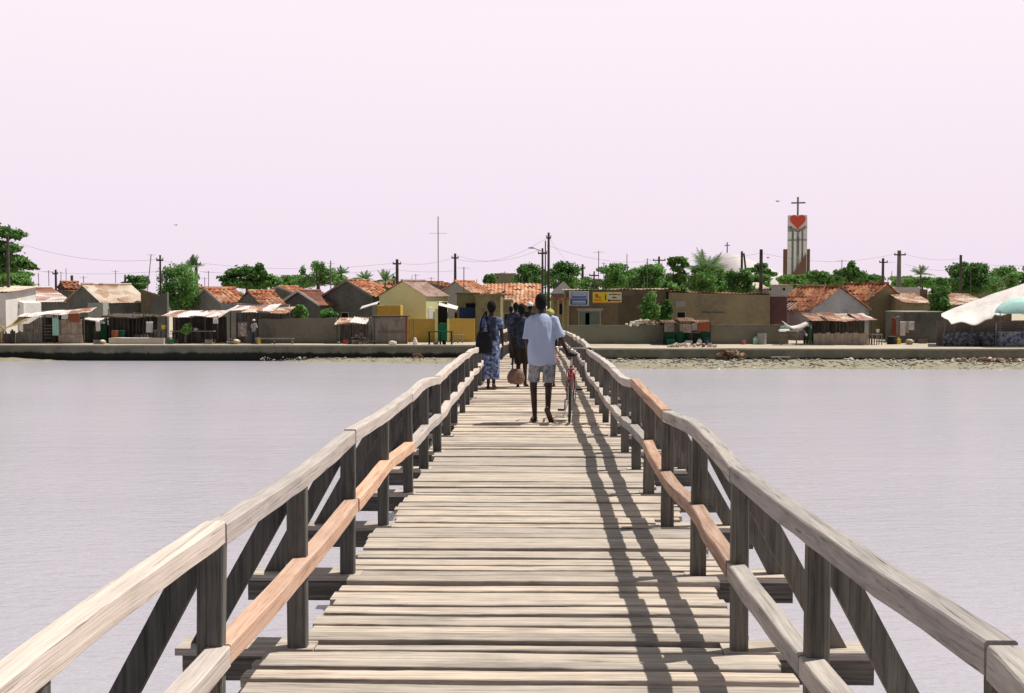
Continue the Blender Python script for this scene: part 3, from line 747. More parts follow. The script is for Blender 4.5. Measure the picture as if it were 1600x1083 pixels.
longroof('house with a pale orange tiled roof behind the olive walled shop', 738, 796, 462, 444.5, 104, 6, TAN, TILEL)
block('far olive block of a building with a flat parapet above the tiled roofs', 772, 806, 427, 165, 8, rough('faded_olive', (0.22, 0.20, 0.13), .2), None, ops=[('window', 776, 779, 432, 436, DARK)])
block('olive flat roofed shop with a blue shutter left of the footbridge end', 714, 748, 460, 83, 5, OLIVE, OLIVE, ops=[('shutter', 718, 743, 481, 499, BLUEP), ('opening', 728, 743, 474, 480.5, DARK)])
block('olive block house close to the footbridge end with a sunlit right side', 743, 782, 463, 80.5, 6, OLIVE, OLIVE, roofslab=.1, topR=460)
block('tan walled house along the lane at the end of the footbridge', 781, 799, 470, 89, 8, TAN, CEM, ops=[('door', 787, 794, 490, 512, BROWN)])
block('bright mustard low wall left of the green gate', 585, 683, 498, 79.5, .25, MUST, None, name='garden_wall', cat='wall')
block('bright mustard low wall between the green gate and the olive house', 700, 742, 498, 79.5, .25, MUST, None, name='garden_wall', cat='wall')
block('mustard painted box wall above the plywood shed', 587, 626, 477, 81, 1.5, MUST, None, name='garden_wall', cat='wall')
# green gate with lintel
t = thing('garden_gate', 'green metal gate with a dark doorway above it in the mustard wall', 'gate', (PXG(691.5, 79.4), 79.4, GZ))
bm = BM(); hw = .32
box(bm, -hw, hw, -.03, .03, 0.02, 1.30); obj('gate_leaf', bm, GREENP, t)
bm = BM(); box(bm, -hw - .2, -hw - .004, -.1, .15, -.05, 2.3); box(bm, hw + .004, hw + .16, -.1, .15, -.05, 1.62); obj('gatepost', bm, YELL, t)
bm = BM(); box(bm, -hw, hw, .12, .2, 1.32, 2.75); obj('doorway', bm, DARK, t)
bm = BM(); sheet(bm, (-.25, -.5, 2.55), (1.05, -.6, 2.25), (1.05, .5, 2.45), (-.25, .4, 2.80), 6, 3, .01, 3, .03, .03, 2); obj('canopy', bm, CANVAS, t)

# ---------------------------------------------------------------- right bank houses
block('brown flat roofed house with two signboards right of the footbridge', 884, 1041, 454, 81, 6, BROWN, TINP, roofkind='tin', over=.15, topR=452.5, ops=[('gate', 905, 937, 486.5, 509, GREYG), ('opening', 914.5, 921, 489, 509, DARK), ('lintel', 901, 942, 482, 485, CEM), ('panel', 966, 1003, 462, 508, rough('darker_brown_patch', (0.15, 0.115, 0.075), .25))])
def hiproof(label, L, Rr, eave, ridge, Y, d):
    x0, x1 = PXG(L, Y), PXG(Rr, Y); cx = (x0 + x1) / 2; hw = (x1 - x0) / 2; ze = PZ(eave, Y) - GZ; zr = PZ(ridge, Y + d / 2) - GZ
    t = thing('hip_roofed_house', label, 'house', (cx, Y, GZ))
    bm = BM(); box(bm, -hw + .1, hw - .1, .1, d - .1, -.1, ze); obj('wall', bm, GREYD, t)
    bm = BM(); a = [bm.verts.new(p) for p in ((-hw, 0, ze + .01), (hw, 0, ze + .01), (hw, d, ze + .01), (-hw, d, ze + .01))]; p1 = bm.verts.new((hw * .05, d * .45, zr)); p2 = bm.verts.new((hw * .15, d * .55, zr))
    bm.faces.new((a[0], a[1], p1)); bm.faces.new((a[1], a[2], p2, p1)); bm.faces.new((a[2], a[3], p2)); bm.faces.new((a[3], a[0], p1, p2)); bm.faces.new(a[::-1])
    obj('roof', bm, rough('dark_slate_sheet', (0.12, 0.105, 0.10), .3), t)
    openings(t, [('window', -.5, .3, 1.2, 2.0, DARK)])
hiproof('grey house with a dark pyramid roof behind the blue signboard', 860, 899, 459, 440, 93, 6)
# porch beside the bridge end
t = thing('open_porch', 'old porch with thin columns beside the right railing at the footbridge end', 'porch', (PXG(875, 79), 79, GZ))
hw = 0.55
for k, xx in enumerate((-hw, -.12, .22, hw)):
    bm = BM(); box(bm, xx - .06, xx + .06, 0, .12, 0, 2.9); obj('column', bm, TAN, t)
bm = BM(); box(bm, -hw - .15, hw + .15, -.15, 1.4, 2.903, 3.05); obj('roof', bm, TILED, t)
bm = BM(); box(bm, -hw - .05, hw + .05, 1.3, 1.42, 0, 2.9); obj('wall', bm, OLIVE, t)
bm = BM(); box(bm, -.10, .20, 1.22, 1.27, 1.9, 2.6); obj('window', bm, DARK, t)
block('grey garden wall with a green stained top in front of the brown house', 888, 1036, 508, 76.5, .25, rough('mossy_grey_block', (0.20, 0.20, 0.15), .35, .8), None, name='garden_wall', cat='wall')
block('tan flat roofed house with stained upper wall right of the leafy bush', 1045, 1203, 457, 80.5, 7, TAN, REDTIN, roofkind='tin', over=.06, topR=461,
      ops=[('window', 1057, 1069, 472, 480, GREYL), ('window', 1058, 1070, 488, 497, DARK), ('ledge', 1097, 1131, 487, 489, GREYD)])
block('burgundy walled house adjoining the tan house', 1204, 1229, 463.5, 80.8, 5, BURG, CEM)
block('grey garden wall with a tan band in front of the tan house', 1110, 1232, 507, 76.5, .25, rough('grey_brown_block', (0.22, 0.20, 0.15), .4, .8), None, name='garden_wall', cat='wall')
block('long pale far building below the church tower', 1172, 1290, 446, 118, 6, GREYL, TINR, roofkind='tin', ops=[('window', 1200, 1204, 450, 454, DARK), ('window', 1222, 1226, 450, 454, DARK), ('window', 1240, 1244, 450, 454, DARK)])
block('low far house with a pale sheet roof left of the church tower', 1155, 1200, 452, 100, 5, GREY, TINP, roofkind='tin', tilt=-.6)
house('big grey gabled house with long orange red tiled roof below the church tower', 1267, 1229, 1357, 484, 449.5, 83, 24, STREAK, TILED, mirror=True, extra=2.2)
house('tan gabled house with weathered dark red tiles on the right bank', 1357, 1338, 1412, 468, 444, 86.5, 22, TAN, TILED, mirror=True, extra=3.5)
block('dark house with a blue white roof edge behind the tan gable', 1392, 1448, 453, 93, 5, BROWN, None, topR=452)
block('white sheet roofed annex of the dark house on the right bank', 1397, 1436, 451.5, 92, 3, WHITE, CANVAS, roofkind='slab')
block('grey brown house with rusty sheet roof behind the laundry', 1412, 1452, 474, 84, 4, TAN, TINR, roofkind='tin', tilt=-.75)
block('low far house with an orange streaked sheet roof left of the white canopy', 1484, 1546, 476, 88, 5, BROWN, TINR, roofkind='tin', tilt=-.85)
block('tall dark grey concrete box house beside the white canopy', 1411, 1473, 488, 78.5, 4, GREYD, CEM, roofslab=.06, over=.03)
block('far red roofed house among the trees at the right edge', 1544, 1580, 452, 118, 5, BROWN, REDTIN, roofkind='tin', tilt=-.4)
block('far white walled hut among trees above the rust roofs at right', 1512, 1530, 451, 128, 4, WHITE, TINP, roofkind='tin')
# left concrete yard wall
block('long brown grey concrete yard wall in the middle of the left bank', 404, 526, 499, 77, .25, rough('stained_yard_wall', (0.20, 0.18, 0.14), .45, .6), None, name='garden_wall', cat='wall', topR=497)
block('grey back wall of the yard behind the torn awning', 526, 600, 501, 80, .25, GREYL, None, name='garden_wall', cat='wall')
block('concrete slab bench on top of the left sea wall', 170, 256, 529, 75.6, 1.2, rough('pale_pink_concrete', (0.55, 0.50, 0.44), .2), None, name='concrete_slab', cat='slab')

# ---------------------------------------------------------------- shacks and stalls
def boards(bm, x0, x1, y, z0, z1, wd, seed, jag=.12, gapp=.0):
    rn = random.Random(seed); x = x0
    while x < x1:
        w_ = wd * rn.uniform(.7, 1.2)
        if rn.random() > gapp: box(bm, x, min(x + w_ - .012, x1), y + rn.uniform(-.012, .012), y + .03 + rn.uniform(-.01, .01), z0, z1 + rn.uniform(-jag, jag))
        x += w_
def L2(px, Y, cx): return PXG(px, Y) - cx
# picket shack at far left
Y = 76.5; cx = PXG(66, Y)
t = thing('picket_shack', 'grey picket shack with a sagging straw and white sheet roof at far left', 'shack', (cx, Y, GZ))
bm = BM(); boards(bm, L2(16, Y, cx), L2(66, Y, cx), 0, 0, .85, .13, 1, .15); boards(bm, L2(36, Y, cx), L2(66, Y, cx), .05, .3, 1.75, .12, 2, .1); obj('front_boards', bm, PICK, t)
bm = BM(); boards(bm, L2(92, Y, cx), L2(130, Y, cx), -.05, 0, .62, .14, 3, .06); boards(bm, L2(92, Y, cx), L2(128, Y, cx), .02, .6, 1.6, .11, 4, .04); obj('right_boards', bm, PLY, t)
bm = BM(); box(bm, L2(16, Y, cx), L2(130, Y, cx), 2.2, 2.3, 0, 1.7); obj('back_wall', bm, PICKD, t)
bm = BM(); sheet(bm, (L2(30, Y, cx), -.25, 1.85), (L2(126, Y, cx), -.2, 2.0), (L2(130, Y, cx), 2.5, 2.35), (L2(34, Y, cx), 2.5, 2.05), 60, 6, .02, 26, .03, .16, 3); obj('roof', bm, TINW, t)
bm = BM(); sheet(bm, (L2(14, Y, cx), -.5, .98), (L2(48, Y, cx), -.45, 1.55), (L2(56, Y, cx), .2, 1.98), (L2(30, Y, cx), .2, 1.85), 14, 6, .0, 0, .04, .14, 8); obj('straw_mat', bm, STRAW, t)
bm = BM(); sheet(bm, (L2(37, Y, cx), -.62, 1.32), (L2(52, Y, cx), -.62, 1.36), (L2(69, Y, cx), -.3, 1.9), (L2(54, Y, cx), -.3, 1.78), 10, 4, 0, 0, .03, .06, 5); obj('loose_sheet', bm, PINKW, t)
bm = BM(); box(bm, L2(109, Y, cx), L2(126, Y, cx), -.09, -.05, 1.42, 1.93); obj('rust_panel', bm, REDB, t)
for k in range(5):
    bm = BM(); box(bm, L2(69, Y, cx), L2(82, Y, cx), -.03, .12, .35 + k * .21, .385 + k * .21); obj('shelf', bm, PICK, t)
for px in (69, 83, 92, 130):
    bm = BM(); box(bm, L2(px, Y, cx) - .04, L2(px, Y, cx) + .04, .13, .21, 0, 1.9); obj('post', bm, PICKD, t)
# teal cloth hanging
def cloth(label, px0, px1, y0, y1, Y, mat, name='hanging_cloth', cat='cloth', group=None):
    x0, x1 = PXG(px0, Y), PXG(px1, Y); z1, z0 = PZ(y0, Y), PZ(y1, Y); cx = (x0 + x1) / 2
    bm = BM(); n = 14; m_ = 6; tt = []; 
    for side in (0, 1):
        g = []
        for j in range(m_ + 1):
            g.append([bm.verts.new((x0 - cx + (x1 - x0) * i / n, .03 * math.sin(i * 1.3 + j * .25 + px0) + side * .012, z1 + (z0 - z1) * j / m_ + (.03 * math.sin(i * 2.1 + px0) if j == m_ else 0))) for i in range(n + 1)])
        tt.append(g)
    for gi, g in enumerate(tt):
        for j in range(m_):
            for i in range(n): bm.faces.new((g[j][i], g[j][i + 1], g[j + 1][i + 1], g[j + 1][i]))
    a, b_ = tt
    for j in range(m_):
        bm.faces.new((a[j][0], a[j + 1][0], b_[j + 1][0], b_[j][0])); bm.faces.new((a[j][n], b_[j][n], b_[j + 1][n], a[j + 1][n]))
    for i in range(n):
        bm.faces.new((a[0][i], b_[0][i], b_[0][i + 1], a[0][i + 1])); bm.faces.new((a[m_][i], a[m_][i + 1], b_[m_][i + 1], b_[m_][i]))
    o = obj(name, bm, mat, None, True, (cx, Y, 0)); tag(o, label, cat, group); return o
cloth('pale teal cloth hanging in the doorway of the picket shack', 82, 92, 496, 525, 76.35, TEAL)
cloth('small pinkish rag hung beside the straw mat of the picket shack', 97, 107, 492, 499, 76.3, PINKW)
cloth('white rag hanging between the picket shack and the dark pergola', 150, 157, 502, 518, 77, CANVAS)
cloth('white washing hanging at the right end of the dark pergola', 229, 239, 503, 520, 76.8, PINKW)
cloth('striped white and red banner on the stall post under the second awning', 372, 386, 504, 526, 76.6, pattern('striped_banner', [(0.42, (.55, .52, .5)), (0.5, (.35, .12, .10)), (0.56, (.2, .25, .22)), (.62, (.6, .56, .5))], 5.5))
cloth('bright white cloth hung under the first awning', 333, 341, 497, 506, 76.4, CANVAS)
cloth('pale cloth on the laundry line beside the dark concrete house', 1406, 1414, 502, 524, 77.6, PINKW, group='laundry on the right bank')
cloth('cream shirt sized cloth on the laundry line, middle of three', 1414.5, 1420, 502, 519, 77.7, CEM, group='laundry on the right bank')
cloth('white cloth at the right end of the laundry line', 1420.5, 1428, 502, 515, 77.6, CANVAS, group='laundry on the right bank')
cloth('brown blanket hung left of the laundry', 1392, 1399, 495, 530, 77.9, REDB)
cloth('striped grey curtain beside the brown blanket', 1399.5, 1405, 494, 528, 77.8, PLY)
# rolled mat and oddments at far left
t = thing('rolled_mat', 'rolled straw mat lying on the fence at the far left edge', 'mat', (PXG(9, 76), 76, GZ))
bm = BM()
for k in range(3): tube(bm, [(-.35 + .22 * math.cos(a), -.0 + k * .03, .95 + .20 * math.sin(a)) for a in [i * .7 for i in range(10)]], .06, 6)
tube(bm, [(-.35, .1, 0), (-.33, .1, .8)], .05, 6); obj('mat', bm, STRAW, t)
bm = BM(); boards(bm, -1.3, .5, .15, 0, .8, .14, 9, .15); obj('fence_boards', bm, PICKD, t)
# green posts and clutter between shack and pergola
t = thing('clutter_rack', 'green and brown rack of stacked goods between the picket shack and pergola', 'rack', (PXG(149, 77.5), 77.5, GZ))
for k, xx in enumerate((-.75, -.3, .3, .78)):
    bm = BM(); box(bm, xx - .05, xx + .05, 0, .1, 0, 1.55 - .1 * (k % 2)); obj('post', bm, DKGREEN if k % 2 else PICKD, t)
bm = BM(); sheet(bm, (-.85, -.2, 1.60), (.6, -.2, 1.45), (.7, .9, 1.55), (-.8, .9, 1.72), 10, 3, 0, 0, .05, .12, 4); obj('cover', bm, PINKW, t)
bm = BM(); box(bm, -.8, .8, .12, .5, .0, 1.2); obj('stack', bm, PICKD, t)
bm = BM(); box(bm, .25, .8, -.05, .08, .1, 1.3); obj('green_board', bm, DKGREEN, t)
# dark pergola
Y = 77.5; cx = PXG(200, Y)
t = thing('stick_pergola', 'dark pergola of rough sticks with a flat thatched top', 'pergola', (cx, Y, GZ)); rn = random.Random(6)
for k in range(13):
    x = -1.55 + k * .26 + rn.uniform(-.04, .04); bm = BM(); tube(bm, [(x, rn.uniform(-.1, .1), 0), (x + rn.uniform(-.06, .06), 0, 1), (x + rn.uniform(-.1, .1), 0, 1.95 + rn.uniform(-.15, .5 if k > 8 or k < 3 else .1))], [.045, .04, .03], 6); obj('stick', bm, PICKD, t)
bm = BM(); box(bm, -1.6, 1.5, 1.6, 1.7, 0, 1.8); boards(bm, -1.6, -.1, .25, 0, 1.7, .12, 3, .1, .1); obj('back_wall', bm, PICKD, t)
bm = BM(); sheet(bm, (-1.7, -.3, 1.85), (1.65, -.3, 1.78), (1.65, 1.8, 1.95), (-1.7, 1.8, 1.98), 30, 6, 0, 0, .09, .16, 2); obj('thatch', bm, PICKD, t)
bm = BM(); box(bm, .35, 1.3, .2, .26, .05, .55); obj('board', bm, GREYL, t)
DTIN = patches('dark_rusty_sheet', [(0.05, 0.03, 0.022), (0.13, 0.07, 0.045), (0.24, 0.13, 0.085), (0.40, 0.30, 0.23)], 0.9, 0.7)
# market stalls with rusty awnings
def stall(label, L, Rr, top, Y, mat, seed, depth=2.4, pure=False, front=.0, back=.25, counter=True, wallm=None, posts=5, nm='market_stall', boardsm=None, rag=.10):
    cx = PXG((L + Rr) / 2, Y); x0, x1 = PXG(L, Y) - cx, PXG(Rr, Y) - cx; zt = PZ(top, Y) - GZ; rn = random.Random(seed)
    t = thing(nm, label, 'stall', (cx, Y, GZ))
    nsh = max(2, int((x1 - x0) / .85)); 
    for k in range(nsh):
        bm = BM()
        a = x0 + (x1 - x0) * k / nsh - .06; b_ = x0 + (x1 - x0) * (k + 1) / nsh + .08; dz = rn.uniform(-rag, rag); dy = rn.uniform(-.25, .15)
        sheet(bm, (a, -.5 + dy, zt - .12 + dz - front), (b_, -.5 + dy + rn.uniform(-.2, .2), zt - .12 + dz + rn.uniform(-.14, .10) - front), (b_, depth, zt + back + dz), (a, depth, zt + back + dz), 24, 4, .015, 6, .02, .12, seed + k)
        obj('roof_sheet', bm, mat if pure or rn.random() < .55 else rn.choice([TINW, TINP, TINR, PINKW]), t)
    for k in range(posts):
        x = x0 + .1 + (x1 - x0 - .2) * k / (posts - 1); bm = BM(); tube(bm, [(x, 0, 0), (x + rn.uniform(-.05, .05), 0, zt - .16)], .04, 6); obj('post', bm, POLEM, t)
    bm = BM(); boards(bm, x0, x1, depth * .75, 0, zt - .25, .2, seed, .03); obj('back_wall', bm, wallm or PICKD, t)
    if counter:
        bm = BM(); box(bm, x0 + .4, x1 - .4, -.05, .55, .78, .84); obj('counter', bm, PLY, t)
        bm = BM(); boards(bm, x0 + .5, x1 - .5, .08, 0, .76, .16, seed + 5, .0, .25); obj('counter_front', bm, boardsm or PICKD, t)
    return t, cx, x0, x1, zt
stall('open stall with a white and rust sheet awning in the dark left row', 257, 343, 490, 76.8, TINW, 31)
stall('second stall under a broad pale ragged awning left of the yard wall', 358, 450, 484, 77.2, TINP, 37, counter=False, wallm=PICK)
stall('low stall with a torn white awning at the right end of the yard wall', 526, 573, 502, 77, CANVAS, 41, depth=1.5, counter=False, wallm=PICK, posts=3, rag=.14)
stall('ramshackle stall with rust panel and green frame on the right bank', 1036, 1111, 499, 75.2, DTIN, 43, depth=2, pure=True, back=.05, wallm=PICKD, posts=6, boardsm=DKGREEN)
stall('low shed with patched tin roof below the big grey gable', 1266, 1364, 496, 75.5, TINR, 47, depth=2.6, counter=False, wallm=PICKD, posts=6)
t = thing('patched_panels', 'rust and grey patched panels closing the upper front of the ramshackle stall', 'panels', (PXG(1074, 75.0), 75.0, GZ))
for k, (a_, b_, z0, z1, mt) in enumerate(((-1.5, -.85, .85, 1.42, PICK), (-.82, -.55, .75, 1.40, PICKD), (-.52, .25, .80, 1.38, PLY), (.28, .62, .95, 1.42, GREYL), (.65, 1.45, .88, 1.50, REDB), (-1.45, -.9, .05, .80, DKGREEN), (.95, 1.4, .1, .84, DKGREEN))):
    bm = BM(); box(bm, a_, b_, -.03 - .006 * k, .0 - .006 * k, z0, z1); obj('panel', bm, mt, t)
for xx in (-1.52, -.86, .26, .92, 1.48):
    bm = BM(); box(bm, xx - .035, xx + .035, .02, .09, 0, 1.5); obj('post', bm, DKGREEN if abs(xx) > .9 else PICKD, t)
# plywood front of that shed
t = thing('board_fence', 'brown board fence closing the front of the patched tin shed', 'fence', (PXG(1310, 75.2), 75.2, GZ))
bm = BM(); boards(bm, -1.6, 1.95, 0, 0, .78, .32, 8, .05); obj('boards', bm, PLY, t)
bm = BM(); box(bm, -1.6, 1.95, .05, .1, .55, .62); obj('rail', bm, PICKD, t)
# plywood shed
Y = 76.3; cx = PXG(612, Y); t = thing('plywood_shed', 'plywood shed with a dark timber frame beside the mustard wall', 'shed', (cx, Y, GZ))
bm = BM(); boards(bm, -1.1, .93, 0, 0, 1.72, .5, 3, .01); obj('front', bm, PLY, t)
bm = BM(); box(bm, -1.55, -1.12, .1, 1.6, 0, 1.75); box(bm, -1.1, .9, 1.5, 1.6, 0, 1.7); obj('side_wall', bm, PICK, t)
bm = BM(); box(bm, -1.3, 1.08, -.1, 1.7, 1.76, 1.86); obj('roof', bm, PICKD, t)
bm = BM(); box(bm, .94, 1.06, -.06, .08, 0, 1.758); obj('corner_post', bm, REDB, t)
bm = BM(); box(bm, -.95, 1.2, -.09, -.04, .76, .80); box(bm, 1.2, 1.23, -.09, -.04, 0, 1.55); box(bm, 1.45, 1.50, -.09, -.02, 0, 1.6); obj('rail', bm, STEEL, t)
# white sheet above
t = thing('sheet_canopy', 'small white sheet canopy on poles left of the mustard box wall', 'canopy', (PXG(578, 79), 79, GZ))
bm = BM(); sheet(bm, (-.62, -.5, 2.30), (.55, -.5, 2.62), (.55, .8, 2.85), (-.62, .8, 2.42), 8, 4, 0, 0, .04, .08, 3); obj('sheet', bm, CANVAS, t)
for xx in (-.5, .45):
    bm = BM(); tube(bm, [(xx, 0, 0), (xx, 0, 2.38 if xx < 0 else 2.65)], .03, 6); obj('pole', bm, POLEM, t)
# tables and benches
def table(label, px0, px1, top, Y, mat, name='wooden_table', cat='table', d=.7):
    cx = PXG((px0 + px1) / 2, Y); hw = (PXG(px1, Y) - PXG(px0, Y)) / 2; zt = PZ(top, Y) - GZ
    t = thing(name, label, cat, (cx, Y, GZ)); bm = BM(); box(bm, -hw, hw, 0, d, zt - .06, zt); obj('tabletop', bm, mat, t)
    for xx in (-hw + .08, 0, hw - .08):
        for yy in (.06, d - .06):
            bm = BM(); box(bm, xx - .03, xx + .03, yy - .03, yy + .03, 0, zt - .06); obj('leg', bm, mat, t)
    return t
table('dark green slatted table in front of the green gate', 668, 707, 518, 74.9, DKGREEN)
table('low pale bench against the mustard wall', 706, 724, 523.5, 77.5, PLY, 'bench', 'bench', .4)
table('long low plank bench at the foot of the yard wall', 398, 458, 529, 75.4, PICK, 'bench', 'bench', .35)
table('long low plank bench in front of the plywood shed', 556, 612, 533.5, 74.9, PICKD, 'bench', 'bench', .35)
table('small brown table with goods right of the board fence', 1361, 1380, 522, 75.2, PICK)
# white canopy tent at right edge
Y = 73.2; t = thing('canopy_tent', 'large dirty white canvas canopy at the right edge of the picture', 'canopy', (PXG(1540, Y), Y, GZ)); cx = PXG(1540, Y)
def q(px, py, Y_): p = P(px, py, Y_); return (p.x - cx, Y_ - Y, p.z - GZ)
bm = BM(); nx, ny = 40, 10; tt = []
for side in (0, .035):
    g = []
    for j in range(ny + 1):
        v = j / ny; row = []
        for i in range(nx + 1):
            u = i / nx; pxx = 1471 + (1680 - 1471) * u
            topy = 490 - 47 * (u / .62) ** 0.9 if u < .62 else 443 + 10 * (u - .62)
            low = 494 + 5 * math.sin(u * 9) + (7 if .07 < u < .38 else 0) + 3 * math.sin(u * 31)
            A_ = Vector(q(pxx, min(topy, low), Y + 4.5)); B_ = Vector(q(pxx, low, Y - .5)); p = A_.lerp(B_, v)
            p.z += -.18 * math.sin(v * math.pi) * math.sin(u * math.pi) + .05 * noise.noise(Vector((u * 9, v * 4, 2))) - side
            row.append(bm.verts.new(p))
        g.append(row)
    tt.append(g)
for g in tt:
    for j in range(ny):
        for i in range(nx): bm.faces.new((g[j][i], g[j][i + 1], g[j + 1][i + 1], g[j + 1][i]))
for i in range(nx): bm.faces.new((tt[0][ny][i], tt[0][ny][i + 1], tt[1][ny][i + 1], tt[1][ny][i]))
obj('canvas_roof', bm, CANVAS, t, True)
for px in (1476, 1491, 1518, 1556, 1600):
    bm = BM(); x = PXG(px, Y + .3) - cx; tube(bm, [(x, .3, 0), (x, .3, 1.5)], .035, 6); obj('pole', bm, STEEL if px != 1556 else CEM, t)
bm = BM()
x0, x1 = PXG(1473, Y) - cx, PXG(1690, Y) - cx
boards(bm, x0, x1, 1.2, .0, 1.62, .9, 4, .02); obj('back_panels', bm, rough('worn_board', (0.22, 0.19, 0.16), .4, .9), t)
bm = BM()
for k in range(4): box(bm, x0 + 3.8, x1, 1.10, 1.13, 1.0 + k * .17, 1.05 + k * .17)
obj('slats', bm, PLY, t)
# teal rounded awning
t2 = thing('rounded_awning', 'pale teal rounded awning in front of the white canopy', 'awning', (PXG(1590, 72.3), 72.3, GZ)); bm = BM()
a_ = PXG(1590, 72.3); x0, x1 = PXG(1559, 72.3) - a_, PXG(1640, 72.3) - a_; za, zb = PZ(489, 72.3) - GZ, PZ(467, 72.3) - GZ
prev = []
rs = []
for k in range(25):
    u = k / 24; x = x0 + (x1 - x0) * u; h = (math.sin(math.pi * min(1, max(0, u))) ** .55)
    z = za + (zb - za) * h
    rs.append([(x, -.3, za - .04), (x, -.3, za + .02 + .05 * h), (x, .1, za + (z - za) * .7 + .03), (x, .6, z + .04), (x, .6, z), (x, .1, za + (z - za) * .7 - .01)])
rings(bm, rs); obj('canvas', bm, rough('pale_teal_canvas', (0.42, 0.66, 0.62), .25, 1.4), t2, True)
for px in (1562, 1636):
    bm = BM(); x = PXG(px, 72.3) - a_; tube(bm, [(x, 0, 0), (x, 0, za)], .03, 6); obj('pole', bm, STEEL, t2)
cloth('dark blue patterned cloth hung low under the white canopy, left part', 1473, 1555, 518, 540, 73.45, BLUEC, group='patterned cloths under the canopy')
cloth('bright blue and yellow patterned cloth hung low at the right edge', 1558, 1640, 517, 541, 73.3, pattern('bright_mosaic_cloth', [(0.36, (0.05, 0.07, 0.15)), (0.46, (0.14, 0.165, 0.26)), (0.54, (0.32, 0.34, 0.39)), (0.62, (0.42, 0.42, 0.30)), (0.7, (0.08, 0.16, 0.09))], 4.5), group='patterned cloths under the canopy')
# tarpaulins near the donkey
def tarp(label, pts, mat, name='tarpaulin'):
    """pts: (px, py, Y) along the sagging upper line"""
    c = P(*pts[0]); bm = BM(); rs = []
    for k, (px, py, Y_) in enumerate(pts):
        p = P(px, py, Y_) - Vector((c.x, c.y, GZ)); p.y = Y_ - c.y
        h = .20 + .08 * math.sin(k * 1.9)
        rs.append([(p.x, p.y - .12, p.z - h), (p.x, p.y, p.z), (p.x, p.y + .8, p.z + .10), (p.x, p.y + .8, p.z + .07), (p.x, p.y, p.z - .04), (p.x, p.y - .09, p.z - h)])
    rings(bm, rs); o = obj(name, bm, mat, None, True, (c.x, c.y, GZ)); tag(o, label, 'tarpaulin'); return o
tarp('white tarpaulin sagging from the shed to the burgundy house above the donkey', [(1225, 504, 75.8), (1229, 506, 75.6), (1234, 510, 75.5), (1240, 512.5, 75.4), (1247, 511.5, 75.4), (1254, 509.5, 75.4), (1260, 506.5, 75.4), (1265, 504, 75.4), (1267.5, 507, 75.3), (1268.5, 513, 75.3)], PINKW)
cloth('pale teal plastic sheet hanging left under the white tarpaulin', 1219, 1234, 509, 518, 75.5, TEAL)
t = thing('sheet_pole', 'green pole holding up the right end of the white tarpaulin', 'pole', (PXG(1265.5, 75.3), 75.3, GZ)); bm = BM(); tube(bm, [(0, 0, 0), (0, 0, 1.4)], .05, 8); obj('pole', bm, GREENP, t)
bm = BM(); box(bm, -.09, .09, -.09, .09, 0, .05); obj('base', bm, CEM, t)
# boards by the boat plank, rubble piles
def pile(label, px0, px1, py, Y, mat, seed, h=.35, name='rubble_heap', cat='rubble'):
    x0, x1 = PXG(px0, Y), PXG(px1, Y); cx = (x0 + x1) / 2; z = PZ(py, Y); rn = random.Random(seed); bm = BM()
    for k in range(max(30, int((x1 - x0) * 16))):
        u = rn.uniform(-1, 1); x = u * (x1 - x0) / 2; hh = h * (1 - u * u) * rn.random(); s = rn.uniform(.05, .16)
        m_ = Matrix.Translation((x, rn.uniform(-.1, .25), hh)) @ Matrix.Rotation(rn.uniform(0, 3), 4, 'X') @ Matrix.Rotation(rn.uniform(0, 3), 4, 'Z') @ Matrix.Diagonal((s * 1.6, s, s * .5, 1))
        bmesh.ops.create_cube(bm, size=1.3, matrix=m_)
    o = obj(name, bm, mat, None, False, (cx, Y, z)); tag(o, label, cat, kind='stuff'); return o
RUB = patches('mixed_rubble', [(0.10, 0.09, 0.08), (0.45, 0.25, 0.16), (0.60, 0.52, 0.42), (0.80, 0.74, 0.66)], 1.6)
pile('heap of pale broken tiles lying on top of the mossy garden wall', 978, 1036, 508, 76.55, RUB, 3)
pile('colourful scraps lying at the foot of the green framed stall', 1045, 1120, 541, 71.5, RUB, 5, .15, 'scrap_heap', 'scraps')
pile('brown rubble heap spilling over the sea wall on the right bank', 1120, 1165, 556, 69.1, patches('brown_rubble', [(.1, .06, .04), (.3, .16, .09), (.45, .36, .25)], 1.6), 8, .3)
pile('pale rubble on the beach near the right edge', 1480, 1600, 563, 68.6, RUB, 9, .14)
pile('dark bundle of driftwood beside the bench in front of the yard', 546, 575, 536, 75.5, PICKD, 12, .6, 'driftwood_heap', 'driftwood')
t = thing('plank_on_beach', 'pale plank propped on stones at the foot of the right sea wall', 'plank', (PXG(1220, 68.8), 68.8, .40))
bm = BM(); box(bm, -.56, .56, -.12, .12, .12, .17); obj('board', bm, YELC if False else CEM, t)
for xx in (-.45, .4):
    bm = BM(); box(bm, xx - .08, xx + .08, -.08, .08, -.05, .117); obj('stone', bm, GREY, t)
# white stone on left wall
t = tag(obj('white_bundle', (lambda b_: (ball(b_, (0, 0, .12), .2, 12, 8, (1.2, .8, .75)), ball(b_, (.16, .02, .1), .13), b_)[-1])(BM()), CANVAS, None, True, (PXG(613, 74.2), 74.2, GZ + .03)), 'small white bundle lying on the sea wall below the plywood shed', 'bundle')
t = tag(obj('white_sack', (lambda b_: (ball(b_, (0, 0, .16), .2, 12, 8, (.8, .7, 1.1)), ball(b_, (0, 0, .36), .1), b_)[-1])(BM()), CANVAS, None, True, (PXG(648.5, 75.2), 75.2, GZ)), 'white sack standing left of the green table', 'sack')
t = tag(obj('yellow_bucket', (lambda b_: (tube(b_, [(0, 0, 0), (0, 0, .28)], [.12, .16], 12), b_)[-1])(BM()), YELC, None, False, (PXG(256, 76.6), 76.6, GZ + .95)), 'yellow bucket on the shelf beside the first awning stall', 'bucket')
